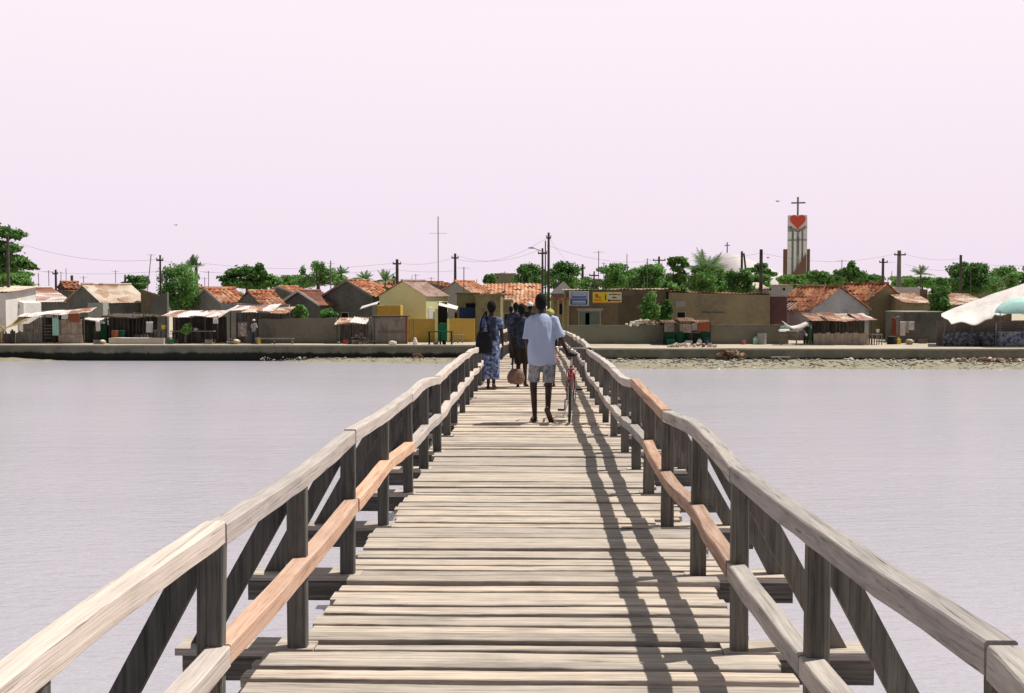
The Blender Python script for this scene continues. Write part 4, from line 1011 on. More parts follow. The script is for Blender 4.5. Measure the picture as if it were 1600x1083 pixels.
t = table('narrow stand holding the yellow bucket left of the first awning stall', 240, 259, 516.3, 76.4, PICK, 'wooden_stand', 'stand', .4)

# ---------------------------------------------------------------- signboards
SB = rough('sign_blue', (0.10, 0.16, 0.42), .15, 1, bump=0); SW = rough('sign_white', (0.66, 0.70, 0.72), .1, 1, bump=0); SY = rough('sign_yellow', (0.80, 0.62, 0.05), .1, 1, bump=0)
SR = rough('sign_red', (0.60, 0.09, 0.03), .1, 1, bump=0); SO = rough('sign_orange', (0.80, 0.30, 0.03), .1, 1, bump=0); SK = rough('sign_dark', (0.03, 0.03, 0.03), .1, 1, bump=0); SC = rough('sign_cream', (0.72, 0.68, 0.46), .1, 1, bump=0); ST = rough('sign_teal', (0.05, 0.20, 0.17), .1, 1, bump=0)
SPB = rough('sign_pale_blue', (0.34, 0.42, 0.56), .1, 1, bump=0)
Y = 80.6; cx = PXG(904, Y); zc = PZ(466, Y)
t = thing('signboard', 'white and blue signboard with rows of lettering on the brown house', 'signboard', (cx, Y, zc))
k = 1 / (F / Y)
def sx(px): return (px - 904) * k
def sz(py): return -(py - 466) * k
bm = BM(); box(bm, sx(889), sx(920), 0, .06, sz(477.5), sz(455)); obj('board', bm, SPB, t)
bm = BM()
for a in ((889, 891, 477.5, 455), (918, 920, 477.5, 455)): box(bm, sx(a[0]), sx(a[1]), -.02, -.002, sz(a[2]), sz(a[3]))
box(bm, sx(891.2), sx(917.8), -.02, -.002, sz(456.6), sz(455)); box(bm, sx(891.2), sx(917.8), -.02, -.002, sz(477.5), sz(476.5)); obj('frame', bm, SW, t)
bm = BM()
for (a, b_, c, d) in ((894, 916, 463, 465.4), (893, 917, 467, 469.6), (892, 917, 474.8, 476.2)): box(bm, sx(a), sx(b_), -.012, -.003, sz(d), sz(c))
obj('blue_band', bm, SB, t)
bm = BM(); rn = random.Random(2)
for row in (458.5, 461, 470.5):
    px = 895
    while px < 914: w_ = rn.uniform(.5, 1.3); box(bm, sx(px), sx(px + w_), -.014, -.003, sz(row + 1.3), sz(row)); px += w_ + rn.uniform(.2, .5)
obj('lettering', bm, SW, t)
bm = BM()
for (a, b_) in ((891.4, 893.2), (915.6, 917.4)): box(bm, sx(a), sx(b_), -.013, -.003, sz(475), sz(468.4))
obj('dark_marks', bm, SK, t)
cx = PXG(948.5, Y); zc = PZ(464.5, Y)
t = thing('signboard', 'long yellow and cream signboard with an orange emblem and dark bottle on the brown house', 'signboard', (cx, Y, zc))
def sx(px): return (px - 948.5) * k
def sz(py): return -(py - 464.5) * k
bm = BM(); box(bm, sx(926), sx(971), 0, .06, sz(473.5), sz(456.5)); obj('board', bm, SC, t)
bm = BM(); box(bm, sx(926.3), sx(949), -.010, -.002, sz(471.8), sz(456.8)); obj('yellow_field', bm, SY, t)
bm = BM(); box(bm, sx(926), sx(971), -.014, -.002, sz(473.4), sz(472)); box(bm, sx(928), sx(940), -.014, -.0105, sz(470.5), sz(467)); obj('red_edge', bm, SO, t)
bm = BM(); tube(bm, [(sx(932), -.011, sz(461.5)), (sx(932), -.02, sz(461.5))], .11, 14); box(bm, sx(930), sx(939), -.018, -.0105, sz(465.5), sz(463.6)); obj('emblem', bm, SR, t)
bm = BM(); box(bm, sx(945.3), sx(947.0), -.022, -.0105, sz(469), sz(461.5)); box(bm, sx(945.8), sx(946.5), -.022, -.0105, sz(461.5), sz(459)); box(bm, sx(950), sx(952.4), -.02, -.003, sz(471), sz(468)); obj('bottle', bm, SK, t)
bm = BM(); ball(bm, (sx(959.5), -.004, sz(460)), .1, 12, 6, (2.3, .08, .6)); obj('red_emblem', bm, SR, t)
bm = BM(); ball(bm, (sx(959.5), -.004, sz(465)), .1, 12, 6, (1.8, .08, .6)); obj('green_emblem', bm, ST, t)
bm = BM(); px = 952.5
while px < 969: w_ = rn.uniform(.4, 1.0); box(bm, sx(px), sx(px + w_), -.012, -.003, sz(470.4), sz(468.6)); px += w_ + .35
box(bm, sx(951), sx(955), -.012, -.003, sz(461), sz(459.8)); box(bm, sx(965), sx(969), -.012, -.003, sz(461), sz(459.8)); obj('lettering', bm, SK, t)

# ---------------------------------------------------------------- church
Y = 235; k = Y / F; cx = PXG(1244.5, Y)
CW = rough('church_white', (0.78, 0.79, 0.76), .14, .25, fine=2, bump=.1); CB = rough('church_brick', (0.20, 0.12, 0.085), .25, .4, fine=2); CG = rough('church_shadow_grey', (0.22, 0.23, 0.23), .15, .4)  # CG is the dark grey of louvres, chevron and gulls
HR = rough('heart_red', (0.66, 0.10, 0.07), .1, .6, bump=0); CR_ = rough('cross_grey', (0.24, 0.25, 0.25), .1, .6, bump=0)
t = thing('church_tower', 'tall white church bell tower with a red heart and a cross on top', 'church tower', (cx, Y, GZ), -.20)
def qx(px): return (px - 1244.5) * k
def qz(py): return PZ(py, Y) - GZ
# four corner piers leaving slots, core behind
bm = BM(); hw0, hw1 = qx(1229), qx(1259); hz = qz(337)
taper = 0.35
for a, b_ in ((1229, 1235.5), (1238.5, 1243), (1247, 1250.5), (1253, 1259)):
    poly(bm, [(qx(a), 0, 0), (qx(b_), 0, 0), (qx(b_) * .985, 0, qz(358)), (qx(a) * .985, 0, qz(358))], (0, 1.1, 0))
poly(bm, [(qx(1229), 0, qz(357.9)), (qx(1244.5), 0, qz(364)), (qx(1259), 0, qz(357.9)), (qx(1258.6), 0, hz), (qx(1229.6), 0, hz)], (0, 1.1, 0))
box(bm, qx(1229.4), qx(1258.6), 1.9, 2.4, 0, hz)
obj('wall', bm, CW, t)
bm = BM(); box(bm, qx(1230.5), qx(1257.5), .8, 1.98, 0, hz - .3); obj('core', bm, CW, t)
bm = BM(); box(bm, qx(1229.6), qx(1258.4), -.12, .5, qz(376.6), qz(375)); box(bm, qx(1229.6), qx(1235), -.1, -.01, qz(362), qz(354)) if False else None
for a in ((1230.5, 1231.6), (1232.6, 1233.6), (1234.5, 1235.4)): box(bm, qx(a[0]), qx(a[1]), -.08, -.01, qz(362.5), qz(354))
box(bm, qx(1243.1), qx(1246.9), -.06, .7, qz(399), qz(377)); box(bm, qx(1236), qx(1238), -.05, .7, 0, qz(360)); box(bm, qx(1251), qx(1252.6), -.05, .7, 0, qz(360))
obj('louvres', bm, CG, t)
bm = BM()
for s_ in (-1, 1): beam(bm, (0, -.14, qz(363)), (s_ * qx(1257), -.14, qz(355.3)), .2, .25, side=(0, 1, 0))
obj('chevron', bm, CG, t)
bm = BM(); pts = []
for i in range(40):
    a = 2 * math.pi * i / 40; hx = 16 * math.sin(a) ** 3; hy = 13 * math.cos(a) - 5 * math.cos(2 * a) - 2 * math.cos(3 * a) - math.cos(4 * a)
    pts.append((hx / 16 * qx(1256.2), -.45, qz(346.2) + hy / 13.6 * (qz(336) - qz(347))))
poly(bm, pts, (0, .4, 0)); obj('red_heart', bm, HR, t)
for s_, lab in ((-1, 'left'), (1, 'right')):
    bm = BM(); a, b_ = (1223, 1229.3) if s_ < 0 else (1258.7, 1263.5); box(bm, qx(a), qx(b_), .3, 1.6, 0, qz(389.5)); obj('brick_pier', bm, CB, t)
bm = BM(); poly(bm, [(qx(1237.5), -.5, qz(429)), (qx(1257.5), -.5, qz(429)), (qx(1257.5), -.5, qz(397))], (0, .45, 0)); box(bm, qx(1237.5), qx(1257.5), -.5, -.05, 0, qz(429.05)); obj('brick_buttress', bm, CB, t)
bm = BM(); box(bm, -.19, .19, .9, 1.25, hz, qz(308)); box(bm, qx(1234.5), -.192, .92, 1.23, qz(318.3), qz(316)); box(bm, .192, qx(1256), .92, 1.23, qz(318.3), qz(316)); obj('cross', bm, CR_, t)
# white church roof
Y = 255; cx = PXG(1145, Y)
t = thing('church', 'low white church with a sweeping tent shaped roof and small cross left of the tower', 'church', (cx, Y, GZ))
def rx(px): return PXG(px, Y) - cx
bm = BM(); prof = [(1092, 440), (1104, 428), (1112, 418), (1120, 408), (1131, 399), (1142, 393.5), (1153, 396), (1170, 402.5), (1190, 410), (1215, 421), (1240, 432)]
rs = []
for (px, py) in prof:
    z = PZ(py, Y) - GZ; hwid = 3 + z * 1.1
    rs.append([(rx(px), 6 + hwid * math.cos(a_), z * max(0, math.sin(a_)) ** .8) for a_ in [math.pi * (1 - i / 12) for i in range(13)]])
rings(bm, rs); obj('roof', bm, rough('church_roof_white', (0.62, 0.56, 0.56), .08, .2, bump=0), t, True)
bm = BM(); z = PZ(393.5, Y) - GZ; x = rx(1142); box(bm, x - .12, x + .12, 5.9, 6.1, z - .3, PZ(377, Y) - GZ); box(bm, x - .62, x + .62, 5.93, 6.07, PZ(382.6, Y) - GZ, PZ(381.2, Y) - GZ); obj('cross', bm, CR_, t)
# ---------------------------------------------------------------- trees
G_DK = leafmat('dark_leaves', (0.03, 0.09, 0.026), (0.19, 0.38, 0.09))
G_MD = leafmat('mid_leaves', (0.06, 0.16, 0.045), (0.28, 0.52, 0.13))
G_LT = leafmat('light_leaves', (0.08, 0.20, 0.055), (0.32, 0.56, 0.16))
G_PL = leafmat('palm_leaves', (0.08, 0.17, 0.07), (0.26, 0.40, 0.16))
BARK = wood('bark', (0.06, 0.05, 0.04), (0.13, 0.11, 0.09), (0.22, 0.19, 0.155), 2, 0.5, 0.3)
def leafcloud(bm, clumps, dens, s, rn, flat=1.0):
    for (c, r3) in clumps:
        n = int(dens * (r3[0] * r3[1] + r3[0] * r3[2] + r3[1] * r3[2]) / 3)
        for _ in range(n):
            d = Vector((rn.gauss(0, 1), rn.gauss(0, 1), rn.gauss(0, 1))).normalized()
            rr = rn.uniform(.55, 1.05) if rn.random() < .85 else rn.uniform(.2, .6)
            rr *= 1 + .45 * noise.noise(d * 2.6 + Vector(c)); rr *= (rn.uniform(1.0, 1.35) if rn.random() < .12 else 1)
            p = Vector(c) + Vector((d.x * r3[0], d.y * r3[1], d.z * r3[2])) * rr
            nn = (d * .6 + Vector((rn.uniform(-1, 1), rn.uniform(-1, 1), rn.uniform(-.3, 1)))).normalized()
            a = nn.orthogonal().normalized(); a.rotate(Matrix.Rotation(rn.uniform(0, 6.28), 3, nn)); b_ = nn.cross(a)
            q_ = s * rn.uniform(.6, 1.25)
            v = [bm.verts.new(p + a * q_), bm.verts.new(p + b_ * q_ * .55 + nn * q_ * .15), bm.verts.new(p - a * q_ * .9), bm.verts.new(p - b_ * q_ * .55 + nn * q_ * .1)]
            bm.faces.new(v)
def tree(label, x0, x1, top, bot, Y, kind, seed, mat=None, group='trees of the village', name='leafy_tree', clumps=None, dens=None):
    rn = random.Random(seed); cxp = (x0 + x1) / 2
    if not clumps and Y > 82: x0 = cxp - (cxp - x0) * 1.14; x1 = cxp + (x1 - cxp) * 1.14; top -= (3 if kind != 'far' else -1)
    cx = PXG(cxp, Y); hw = (PXG(x1, Y) - PXG(x0, Y)) / 2; zt = PZ(top, Y) - GZ; zb = max(.3, PZ(bot, Y) - GZ)
    t = thing(name, label, 'tree', (cx, Y, GZ), 0, group); hz = (zt - zb) / 2; zc = (zt + zb) / 2
    s = {'round': .17, 'umbrella': .22, 'airy': .115, 'bush': .12, 'far': .34}[kind]
    cl = []
    if clumps:
        for (px, py, rpx, rpz) in clumps:
            p = P(px, py, Y); k = Y / F; cl.append((Vector((p.x - cx, rn.uniform(-.5, .5) * min(hw, 1.5), p.z - GZ)), (rpx * k, min(rpx * k, 2.5), rpz * k)))
    elif kind == 'umbrella':
        for lev in range(4):
            z = zb + (zt - zb) * (.2 + .25 * lev); wd = hw * (1 - .18 * abs(lev - 1))
            for j in range(4):
                cl.append((Vector((rn.uniform(-.75, .75) * wd, rn.uniform(-.6, .6) * wd, z + rn.uniform(-.1, .1))), (wd * rn.uniform(.3, .45), wd * .4, hz * .22)))
    else:
        n = 26 if kind != 'far' else 20
        for j in range(n):
            a = rn.uniform(0, 6.28); rr = math.sqrt(rn.random()); z = -1 + 1.75 * (j + .5) / n; wmax = math.sqrt(max(.12, 1 - max(0, z) ** 2)) * (1 if z > -.5 else .92)
            r0 = rn.uniform(.24, .40)
            cl.append((Vector((math.cos(a) * rr * hw * .80 * wmax, math.sin(a) * rr * hw * .6 * wmax, zc + z * hz * .82)), (hw * r0, hw * r0 * .9, hz * rn.uniform(.24, .36))))
        zb2 = zb
    area = sum(r[0] * r[1] + r[0] * r[2] + r[1] * r[2] for _, r in cl) / 3
    want = (dens or {'round': 4400, 'umbrella': 3200, 'airy': 5000, 'bush': 3400, 'far': 3000}[kind]) * 1.3
    want = int(want * min(1.6, max(.3, (x1 - x0) / 80)))
    bm = BM(); leafcloud(bm, cl, want / max(area, .01), s, rn)
    me = mesh_of('crown', bm, mat or G_MD, recalc=False); o = bpy.data.objects.new('crown', me); COL.objects.link(o); o.parent = t
    bm = BM(); tr = .05 + hw * .06
    base = Vector((rn.uniform(-.1, .1), 0, -.1)); fork = Vector((rn.uniform(-.15, .15) * hw, 0, zb + (zt - zb) * .25))
    tube(bm, [base, base.lerp(fork, .5) + Vector((rn.uniform(-.1, .1), 0, 0)), fork], [tr * 1.3, tr, tr * .8], 8)
    for c, r3 in cl[:9]:
        tube(bm, [fork, fork.lerp(c, .5) + Vector((0, 0, -.1)), c], [tr * .6, tr * .4, tr * .15], 5)
    obj('trunk', bm, BARK, t); return t
def palm(label, px, top, Y, seed, height_px=None, spread=16, nf=16, lift=1.0, group='palms of the village'):
    rn = random.Random(seed); cx = PXG(px, Y); zc = PZ(top, Y) - GZ; k = Y / F; Ls = spread * k
    t = thing('palm_tree', label, 'palm', (cx, Y, GZ), 0, group)
    bm = BM(); zt = max(1.0, zc - Ls * .72 * lift)
    tube(bm, [(0, 0, -.1), (.08, 0, zt * .5), (0, 0, zt)], [.13, .10, .08], 8); obj('trunk', bm, BARK, t)
    bm = BM()
    for f in range(nf):
        a = 2 * math.pi * f / nf + rn.uniform(-.2, .2); el = rn.uniform(.35, 1.5); L_ = Ls * rn.uniform(.85, 1.15)
        d = Vector((math.cos(a), math.sin(a), 0)); pts = []
        for i in range(8):
            u = i / 7; r_ = L_ * (math.cos(el) * u + .12 * u * u); z = L_ * (math.sin(el) * u - .5 * u * u * (1.4 - el * .85)); pts.append(Vector((0, 0, zt)) + d * r_ + Vector((0, 0, z)))
        tube(bm, pts, [.025] * 4 + [.012] * 4, 3, cap=False)
        sd = d.cross(Vector((0, 0, 1)))
        for i in range(1, 22):
            u = .12 + .88 * i / 21; ii = min(6, int(u * 7)); fr = u * 7 - ii; p = pts[ii].lerp(pts[ii + 1], fr) if ii < 7 else pts[7]
            ll = L_ * .30 * math.sin(math.pi * min(.95, u * .85 + .12)); tdir = (pts[min(7, ii + 1)] - pts[ii]).normalized()
            for sg in (-1, 1):
                e = p + (sd * sg * .8 + tdir * .6 + Vector((0, 0, -.35 - rn.uniform(0, .3)))).normalized() * ll
                w_ = tdir * .028
                bm.faces.new([bm.verts.new(p - w_), bm.verts.new(p + w_), bm.verts.new(e)])
    me = mesh_of('crown', bm, G_PL, recalc=False); o = bpy.data.objects.new('crown', me); COL.objects.link(o); o.parent = t; return t

tree('big dark layered tree cut off by the left edge of the picture', -60, 56, 352, 430, 100, 'umbrella', 1, G_DK, dens=3600,
     clumps=[(-10, 362, 34, 9), (14, 366, 20, 7), (-5, 385, 26, 9), (18, 388, 18, 6), (8, 405, 22, 9), (34, 410, 14, 8), (44, 416, 12, 6), (0, 418, 26, 7), (-30, 390, 30, 30)])
tree('pale green bushy tree below the big tree at the left edge', -20, 56, 424, 448, 104, 'round', 2, G_MD)
tree('small round dark tree left of the leaning mast', 194, 233, 431, 458, 108, 'round', 3, G_DK)
tree('tall airy light green tree between two poles at left', 244, 314, 407, 494, 87, 'airy', 4, G_MD, dens=5200)
palm('palm with drooping fronds behind the airy tree at left', 300, 402, 92, 5, spread=24)
tree('wide dark flat topped tree above the orange roofs at left', 338, 436, 414, 452, 106, 'umbrella', 6, G_DK,
     clumps=[(352, 435, 12, 5), (366, 426, 16, 6), (385, 424, 18, 7), (402, 428, 18, 8), (408, 417, 7, 5), (420, 438, 14, 9), (378, 442, 22, 7), (396, 444, 20, 8), (362, 444, 14, 5)])
tree('small round tree right of the flat topped tree', 436, 462, 432, 452, 112, 'round', 7, G_MD)
tree('light green clump of young trees in the middle of the left bank', 462, 540, 408, 452, 104, 'airy', 8, G_LT, dens=5200,
     clumps=[(480, 440, 16, 10), (500, 432, 16, 14), (495, 416, 7, 8), (472, 424, 5, 9), (505, 418, 5, 8), (516, 430, 12, 12), (528, 438, 14, 10), (470, 443, 14, 8), (540, 444, 10, 5)])
palm('small palm just right of the light green clump', 534, 416, 100, 9, spread=17)
palm('young palm directly behind the big dark gable', 571, 424, 108, 10, spread=17)
palm('pale palm left of the yellow house ridge', 602, 424, 98, 11, spread=22)
palm('small dry palm beside the pole behind the yellow house', 616, 432, 102, 12, spread=10)
tree('dense tree left of the central pole cluster', 804, 856, 412, 450, 128, 'round', 13, G_DK)
tree('dense tree right of the central pole cluster', 850, 906, 407, 456, 120, 'round', 14, G_DK, dens=4500)
tree('small dark tree at the left end of the far olive block', 756, 776, 430, 446, 150, 'round', 15, G_DK)
tree('broad bright green tree behind the brown house', 934, 1000, 411, 452, 112, 'round', 16, G_MD, dens=5200)
tree('rounded green tree at the right of the broad tree behind the brown house', 985, 1046, 412, 456, 108, 'round', 17, G_MD, dens=5200)
tree('low bushy tree left of the antennas behind the brown house', 900, 945, 434, 454, 112, 'bush', 18, G_LT)
tree('papaya like tree with a small flat crown above the leafy yard', 1042, 1078, 400, 470, 86, 'umbrella', 19, G_DK,
     clumps=[(1059, 406, 13, 4), (1050, 412, 6, 4), (1070, 413, 6, 4), (1058, 420, 8, 4), (1066, 432, 8, 8), (1056, 440, 10, 12), (1062, 458, 12, 10), (1050, 470, 9, 9)])
tree('feathery light green tree below the tall palm on the right bank', 1068, 1120, 415, 458, 90, 'airy', 20, G_LT, dens=5200)
palm('tall spiky palm left of the white church', 1102, 388, 91, 21, spread=42, nf=26, lift=1.3)
tree('dark green tree in front of the white church', 1132, 1178, 420, 462, 92, 'airy', 22, G_DK, dens=4400)
tree('flat dark tree right of the white church roof', 1165, 1208, 417, 442, 128, 'umbrella', 23, G_DK)
tree('leafy bush growing in front of the brown house', 1002, 1038, 450, 508, 79, 'bush', 24, G_MD, dens=4200)
tree('smaller bush beside the leafy bush at the brown house corner', 1030, 1052, 466, 504, 79.4, 'bush', 25, G_DK, dens=3500)
tree('low bush at the left of the church tower foot', 1214, 1262, 428, 446, 150, 'far', 26, G_MD)
tree('wide green tree directly right of the church tower', 1256, 1316, 421, 447, 145, 'far', 27, G_MD)
tree('taller tree with a pointed top right of the church tower', 1300, 1352, 411, 447, 140, 'far', 28, G_DK, clumps=[(1329, 414, 5, 5), (1327, 424, 12, 7), (1318, 432, 16, 9), (1338, 432, 14, 8), (1310, 438, 12, 7), (1346, 440, 10, 6)])
tree('low green tree at the right end of the row beside the church tower', 1340, 1378, 428, 447, 142, 'far', 29, G_MD)
tree('small green shrub in front of the long pale far building', 1238, 1256, 446, 464, 90, 'bush', 30, G_MD)
tree('faint low tree behind the tan gable', 1388, 1430, 430, 448, 160, 'far', 31, G_LT)
tree('hazy low tree between the tan gable and the palm', 1420, 1466, 432, 448, 158, 'far', 32, G_MD)
palm('small palm above the dark house on the right bank', 1437, 416, 110, 33, spread=19)
tree('leafy dark green tree standing beside the dark concrete house', 1450, 1490, 442, 492, 81, 'bush', 34, G_DK, dens=5200)
tree('large dense round tree at right behind the rusty roofs', 1480, 1548, 409, 462, 112, 'round', 35, G_DK, dens=6500)
tree('small round tree left of the large dense tree at right', 1458, 1486, 434, 458, 118, 'round', 36, G_MD)
tree('green tree behind the white canopy', 1544, 1590, 416, 456, 125, 'round', 37, G_MD, dens=4200)
tree('flat topped tree at the right edge of the picture', 1578, 1640, 407, 456, 118, 'umbrella', 38, G_MD, dens=4200)
tree('light green tree between the dense tree and the canopy', 1535, 1568, 432, 462, 110, 'bush', 39, G_LT)
tree('small round shrub above the yard wall, left one', 458, 482, 475, 500, 78.5, 'bush', 40, G_MD, 'shrubs behind the yard wall', dens=3800)
tree('spreading green shrub above the yard wall, right one', 498, 526, 481, 503, 78.5, 'bush', 41, G_MD, 'shrubs behind the yard wall', dens=3800)
tree('greenery hanging under the first stall awning', 284, 300, 505, 522, 76.3, 'bush', 42, G_LT, 'shrubs behind the yard wall')
tree('yellow green creeper on the dark gable beside the yellow house', 524, 546, 440, 456, 88, 'bush', 43, G_LT)
tree('leafy tree filling the gap between papaya like tree and broad tree', 1036, 1070, 428, 462, 100, 'round', 51, G_MD)
tree('light green thicket under the tall spiky palm', 1084, 1136, 418, 460, 97, 'round', 52, G_LT, dens=5600)
tree('low green tree between the thick dark pole and the church', 1168, 1204, 430, 450, 108, 'round', 53, G_MD)
tree('low trees behind the far orange roofs at left, pale green', 540, 568, 436, 450, 118, 'round', 54, G_LT)
tree('bushy tree right of the wide flat topped tree', 424, 450, 434, 454, 109, 'bush', 55, G_MD)
tree('light green tree left of the antennas cluster at far left', 440, 475, 430, 456, 116, 'round', 56, G_LT)
tree('thin spreading shrub over the roof of the brown house', 1040, 1062, 440, 480, 83, 'bush', 57, G_MD)
# far low woodland
bm = BM(); rn = random.Random(77); cl = []
for k_ in range(260):
    cl.append((Vector((-390 + k_ * 3.0, rn.uniform(250, 290), GZ + rn.uniform(1.2, 2.2))), (rn.uniform(2, 4), 3, rn.uniform(1.2, 2.4))))
leafcloud(bm, cl, 20, .7, rn)
me = mesh_of('distant_woodland', bm, G_MD, recalc=False); o = bpy.data.objects.new('distant_woodland', me); COL.objects.link(o)
tag(o, 'low distant belt of trees behind the village', 'woodland', kind='stuff')

# ---------------------------------------------------------------- poles, masts, antennas, wires
POLES = {}
def pole(label, px, top, Y, r=.11, arm=0, key=None, lamp=False, lean=0.0, mat=None):
    x = PXG(px, Y); zt = PZ(top, Y) - GZ
    t = thing('utility_pole', label, 'pole', (x, Y, GZ), 0, 'utility poles')
    bm = BM(); tube(bm, [(lean * -1, 0, -.2), (0, 0, zt)], [r * 1.25, r * .85], 8); obj('shaft', bm, mat or POLEM, t)
    if arm:
        bm = BM(); box(bm, -arm / 2, arm / 2, -r * 1.5, -r * .7, zt - .45, zt - .33); obj('cross_arm', bm, POLEM, t)
        for xx in (-arm * .45, arm * .45):
            bm = BM(); tube(bm, [(xx, -r * 1.1, zt - .328), (xx, -r * 1.1, zt - .2)], .045, 6); obj('insulator', bm, CEM, t)
    if lamp:
        bm = BM(); beam(bm, (0, 0, zt - .9), (-.9, -.1, zt - .55), .05, .05); box(bm, -1.25, -.85, -.2, 0, zt - .60, zt - .50); obj('street_light', bm, CEM, t)
    POLES[key or label] = Vector((x, Y - r, GZ + zt - .3)); return t
pole('dark pole in front of the big tree at the left edge', 15, 366, 86, .13, key='a')
pole('slim pole rising beside the airy tree, left of two', 252, 398, 84, .08, .5, key='b')
pole('thick pole with crossarm behind the airy tree, right of two', 308, 405, 96, .14, .9, key='c')
pole('short dark pole behind the far left roofs', 89, 421, 108, .12, .5, key='d')
pole('stubby dark pole right of the short pole at far left', 114, 430, 112, .16, 0, key='e')
pole('short pole left of the small round tree at far left', 197, 429, 112, .12, 0, key='f')
pole('pole with insulators behind the yellow house', 621, 405, 98, .14, .7, key='g')
pole('pole right of the tall lattice mast with a small crossarm', 711.5, 396, 100, .12, .6, key='h')
pole('shortest of the three tall poles at the footbridge end', 847.5, 388, 88, .085, .7, key='i')
pole('middle of the three tall poles with a street light', 852, 376, 86, .05, 0, key='j', lamp=True)
pole('tallest of the three poles at the footbridge end', 857, 363.5, 84, .095, .35, key='k')
pole('thin pole behind the pyramid roof', 910, 413, 112, .13, .5, key='l')
pole('thin bare pole right of the pyramid roof', 928, 424, 106, .08, .9, key='m')
pole('pole with a crossarm above the broad green tree', 1029, 401, 118, .12, 1.3, key='n')
pole('thick dark pole right of the white church', 1188, 390, 96, .155, 0, key='o')
pole('concrete pole with brackets right of the church row', 1403, 392, 104, .20, 1.0, key='p', mat=GREY)
pole('shorter pole with bent top left of the concrete pole', 1378, 404, 112, .14, .8, key='q')
pole('dark pole above the large dense tree at right', 1499, 399, 104, .14, 0, key='r')
pole('short pole beside the flat topped tree in the left row', 438, 434, 112, .13, 0, key='s')
pole('leaning left leg of the timber pair by the church', 1158, 393, 108, .12, 0, key='t')
pole('leaning right leg of the timber pair by the church', 1161, 396, 108, .10, 0, key='u', lean=-.9)
def mast(label, px, top, Y, r=.03, lean=0, yagi=None, name='antenna_mast', lattice=False):
    x = PXG(px, Y); zt = PZ(top, Y) - GZ
    t = thing(name, label, 'antenna', (x, Y, GZ), 0, 'antennas above the roofs')
    bm = BM(); tube(bm, [(-lean, 0, 0), (0, 0, zt)], r, 5)
    if lattice:
        n = 26; zz = zt * .45
        for s_ in (-.14, .14): tube(bm, [(s_, .1, 0), (s_ * .5, .05, zz)], .02, 4)
        for i in range(n): u = i / n; z0 = zz * u; z1 = zz * (i + 1) / n; s0 = .14 * (1 - u * .5) * (1 if i % 2 else -1); beam(bm, (s0, .08, z0), (-s0, .06, z1), .015, .015)
    obj('pole', bm, STEEL, t)
    if yagi:
        bm = BM(); L_, zoff, ang = yagi; L_ *= .75; z = zt - zoff; d = Vector((math.cos(ang), math.sin(ang), 0)); sd = Vector((-d.y, d.x, 0))
        beam(bm, Vector((0, 0, z)) - d * L_ / 2, Vector((0, 0, z)) + d * L_ / 2, .02, .02)
        for i in range(6): c = Vector((0, 0, z)) + d * L_ * (i / 5 - .5); beam(bm, c - sd * .3, c + sd * .25, .012, .012)
        obj('aerial', bm, STEEL, t)
    return t
mast('very tall thin lattice mast behind the yellow house', 685, 338, 96, .04, 0, (1.9, 1.4, .2), lattice=True)
mast('thin pole leaning right with a tip aerial, above the ruined brown wall', 238, 397, 92, .035, .75, (.8, .05, .3))
mast('thin white mast over the light green tree clump', 517.5, 407, 94, .045, 0, (.8, .25, .4))
mast('antenna with a forked aerial above the whitewashed gable', 725, 417, 98, .04, 0, (1.3, .1, .1))
ml = [(78, 422, 'first thin antenna in the far left cluster'), (97, 424, 'second thin antenna in the far left cluster'), (105, 419, 'third and tallest antenna in the far left cluster'), (132, 431, 'short antenna above the left edge of the pale tin roof'),
      (182, 422, 'lone antenna above the right part of the pale tin roof'), (228, 428, 'low antenna beside the leaning thin pole'), (327, 423, 'low antenna right of the thick pole with crossarm'), (321, 433, 'shortest antenna right of the thick pole'),
      (644, 432, 'small antenna above the ridge of the yellow house, left'), (650, 428, 'small antenna above the ridge of the yellow house, right'), (674, 433, 'tiny antenna left of the lattice mast foot'), (745, 436, 'low antenna over the pale orange roof'),
      (788, 424, 'antenna in front of the far olive block'), (816, 430, 'thin antenna in front of the dense tree, left'), (831, 428, 'thin antenna in front of the dense tree, right'), (935, 392, 'tallest antenna right of the pyramid roof'), (943, 410, 'short mast beside the tallest antenna'),
      (979, 397, 'antenna above the broad green tree with a long aerial'), (980.5, 431, 'white pole in front of the broad tree, first'), (993, 432, 'white pole in front of the broad tree, second'), (1006, 431, 'white pole in front of the broad tree, third'), (1011, 404, 'antenna left of the crossarm pole on the right bank'),
      (1314, 406, 'thin antenna above the tree right of the tower'), (1392, 424, 'low antenna left of the concrete pole'), (1366, 428, 'low antenna beyond the church row'), (1411, 431, 'low antenna right of the concrete pole'), (1386, 433, 'shortest antenna beside the bent top pole'),
      (1485, 419, 'thin pale mast left of the large dense tree'), (1515, 416, 'pale mast in front of the large dense tree'), (1570, 428, 'pale mast in front of the tree by the canopy'), (1562, 434, 'shorter mast beside the tree by the canopy'), (1495, 435, 'short pale mast low in the dense tree'), (62, 426, 'faint antenna right of the big left tree'), (1118, 425, 'thin antenna by the tall spiky palm')]
for i_, (px, ty, lab) in enumerate(ml):
    rn = random.Random(i_); mast(lab, px, ty, 94 + (i_ * 7) % 20, .03 if ty > 415 else .035, 0, (rn.uniform(.5, 1.2) if px != 979 else 2.2, .12, rn.uniform(-.5, .5)) if i_ % 3 != 2 else None)
def wire(label, a, b_, sag, r=.0075):
    sag *= .7
    a = Vector(a); b_ = Vector(b_); c = (a + b_) / 2; pts = []
    for i in range(25):
        u = i / 24; p = a.lerp(b_, u) - c; p.z -= sag * 4 * u * (1 - u); pts.append(p)
    bm = BM(); tube(bm, pts, r, 4); o = obj('power_line', bm, SK, None, False, c); tag(o, label, 'power line', 'overhead wires'); return o
W = lambda px, py, Y_: P(px, py, Y_)
PK = POLES
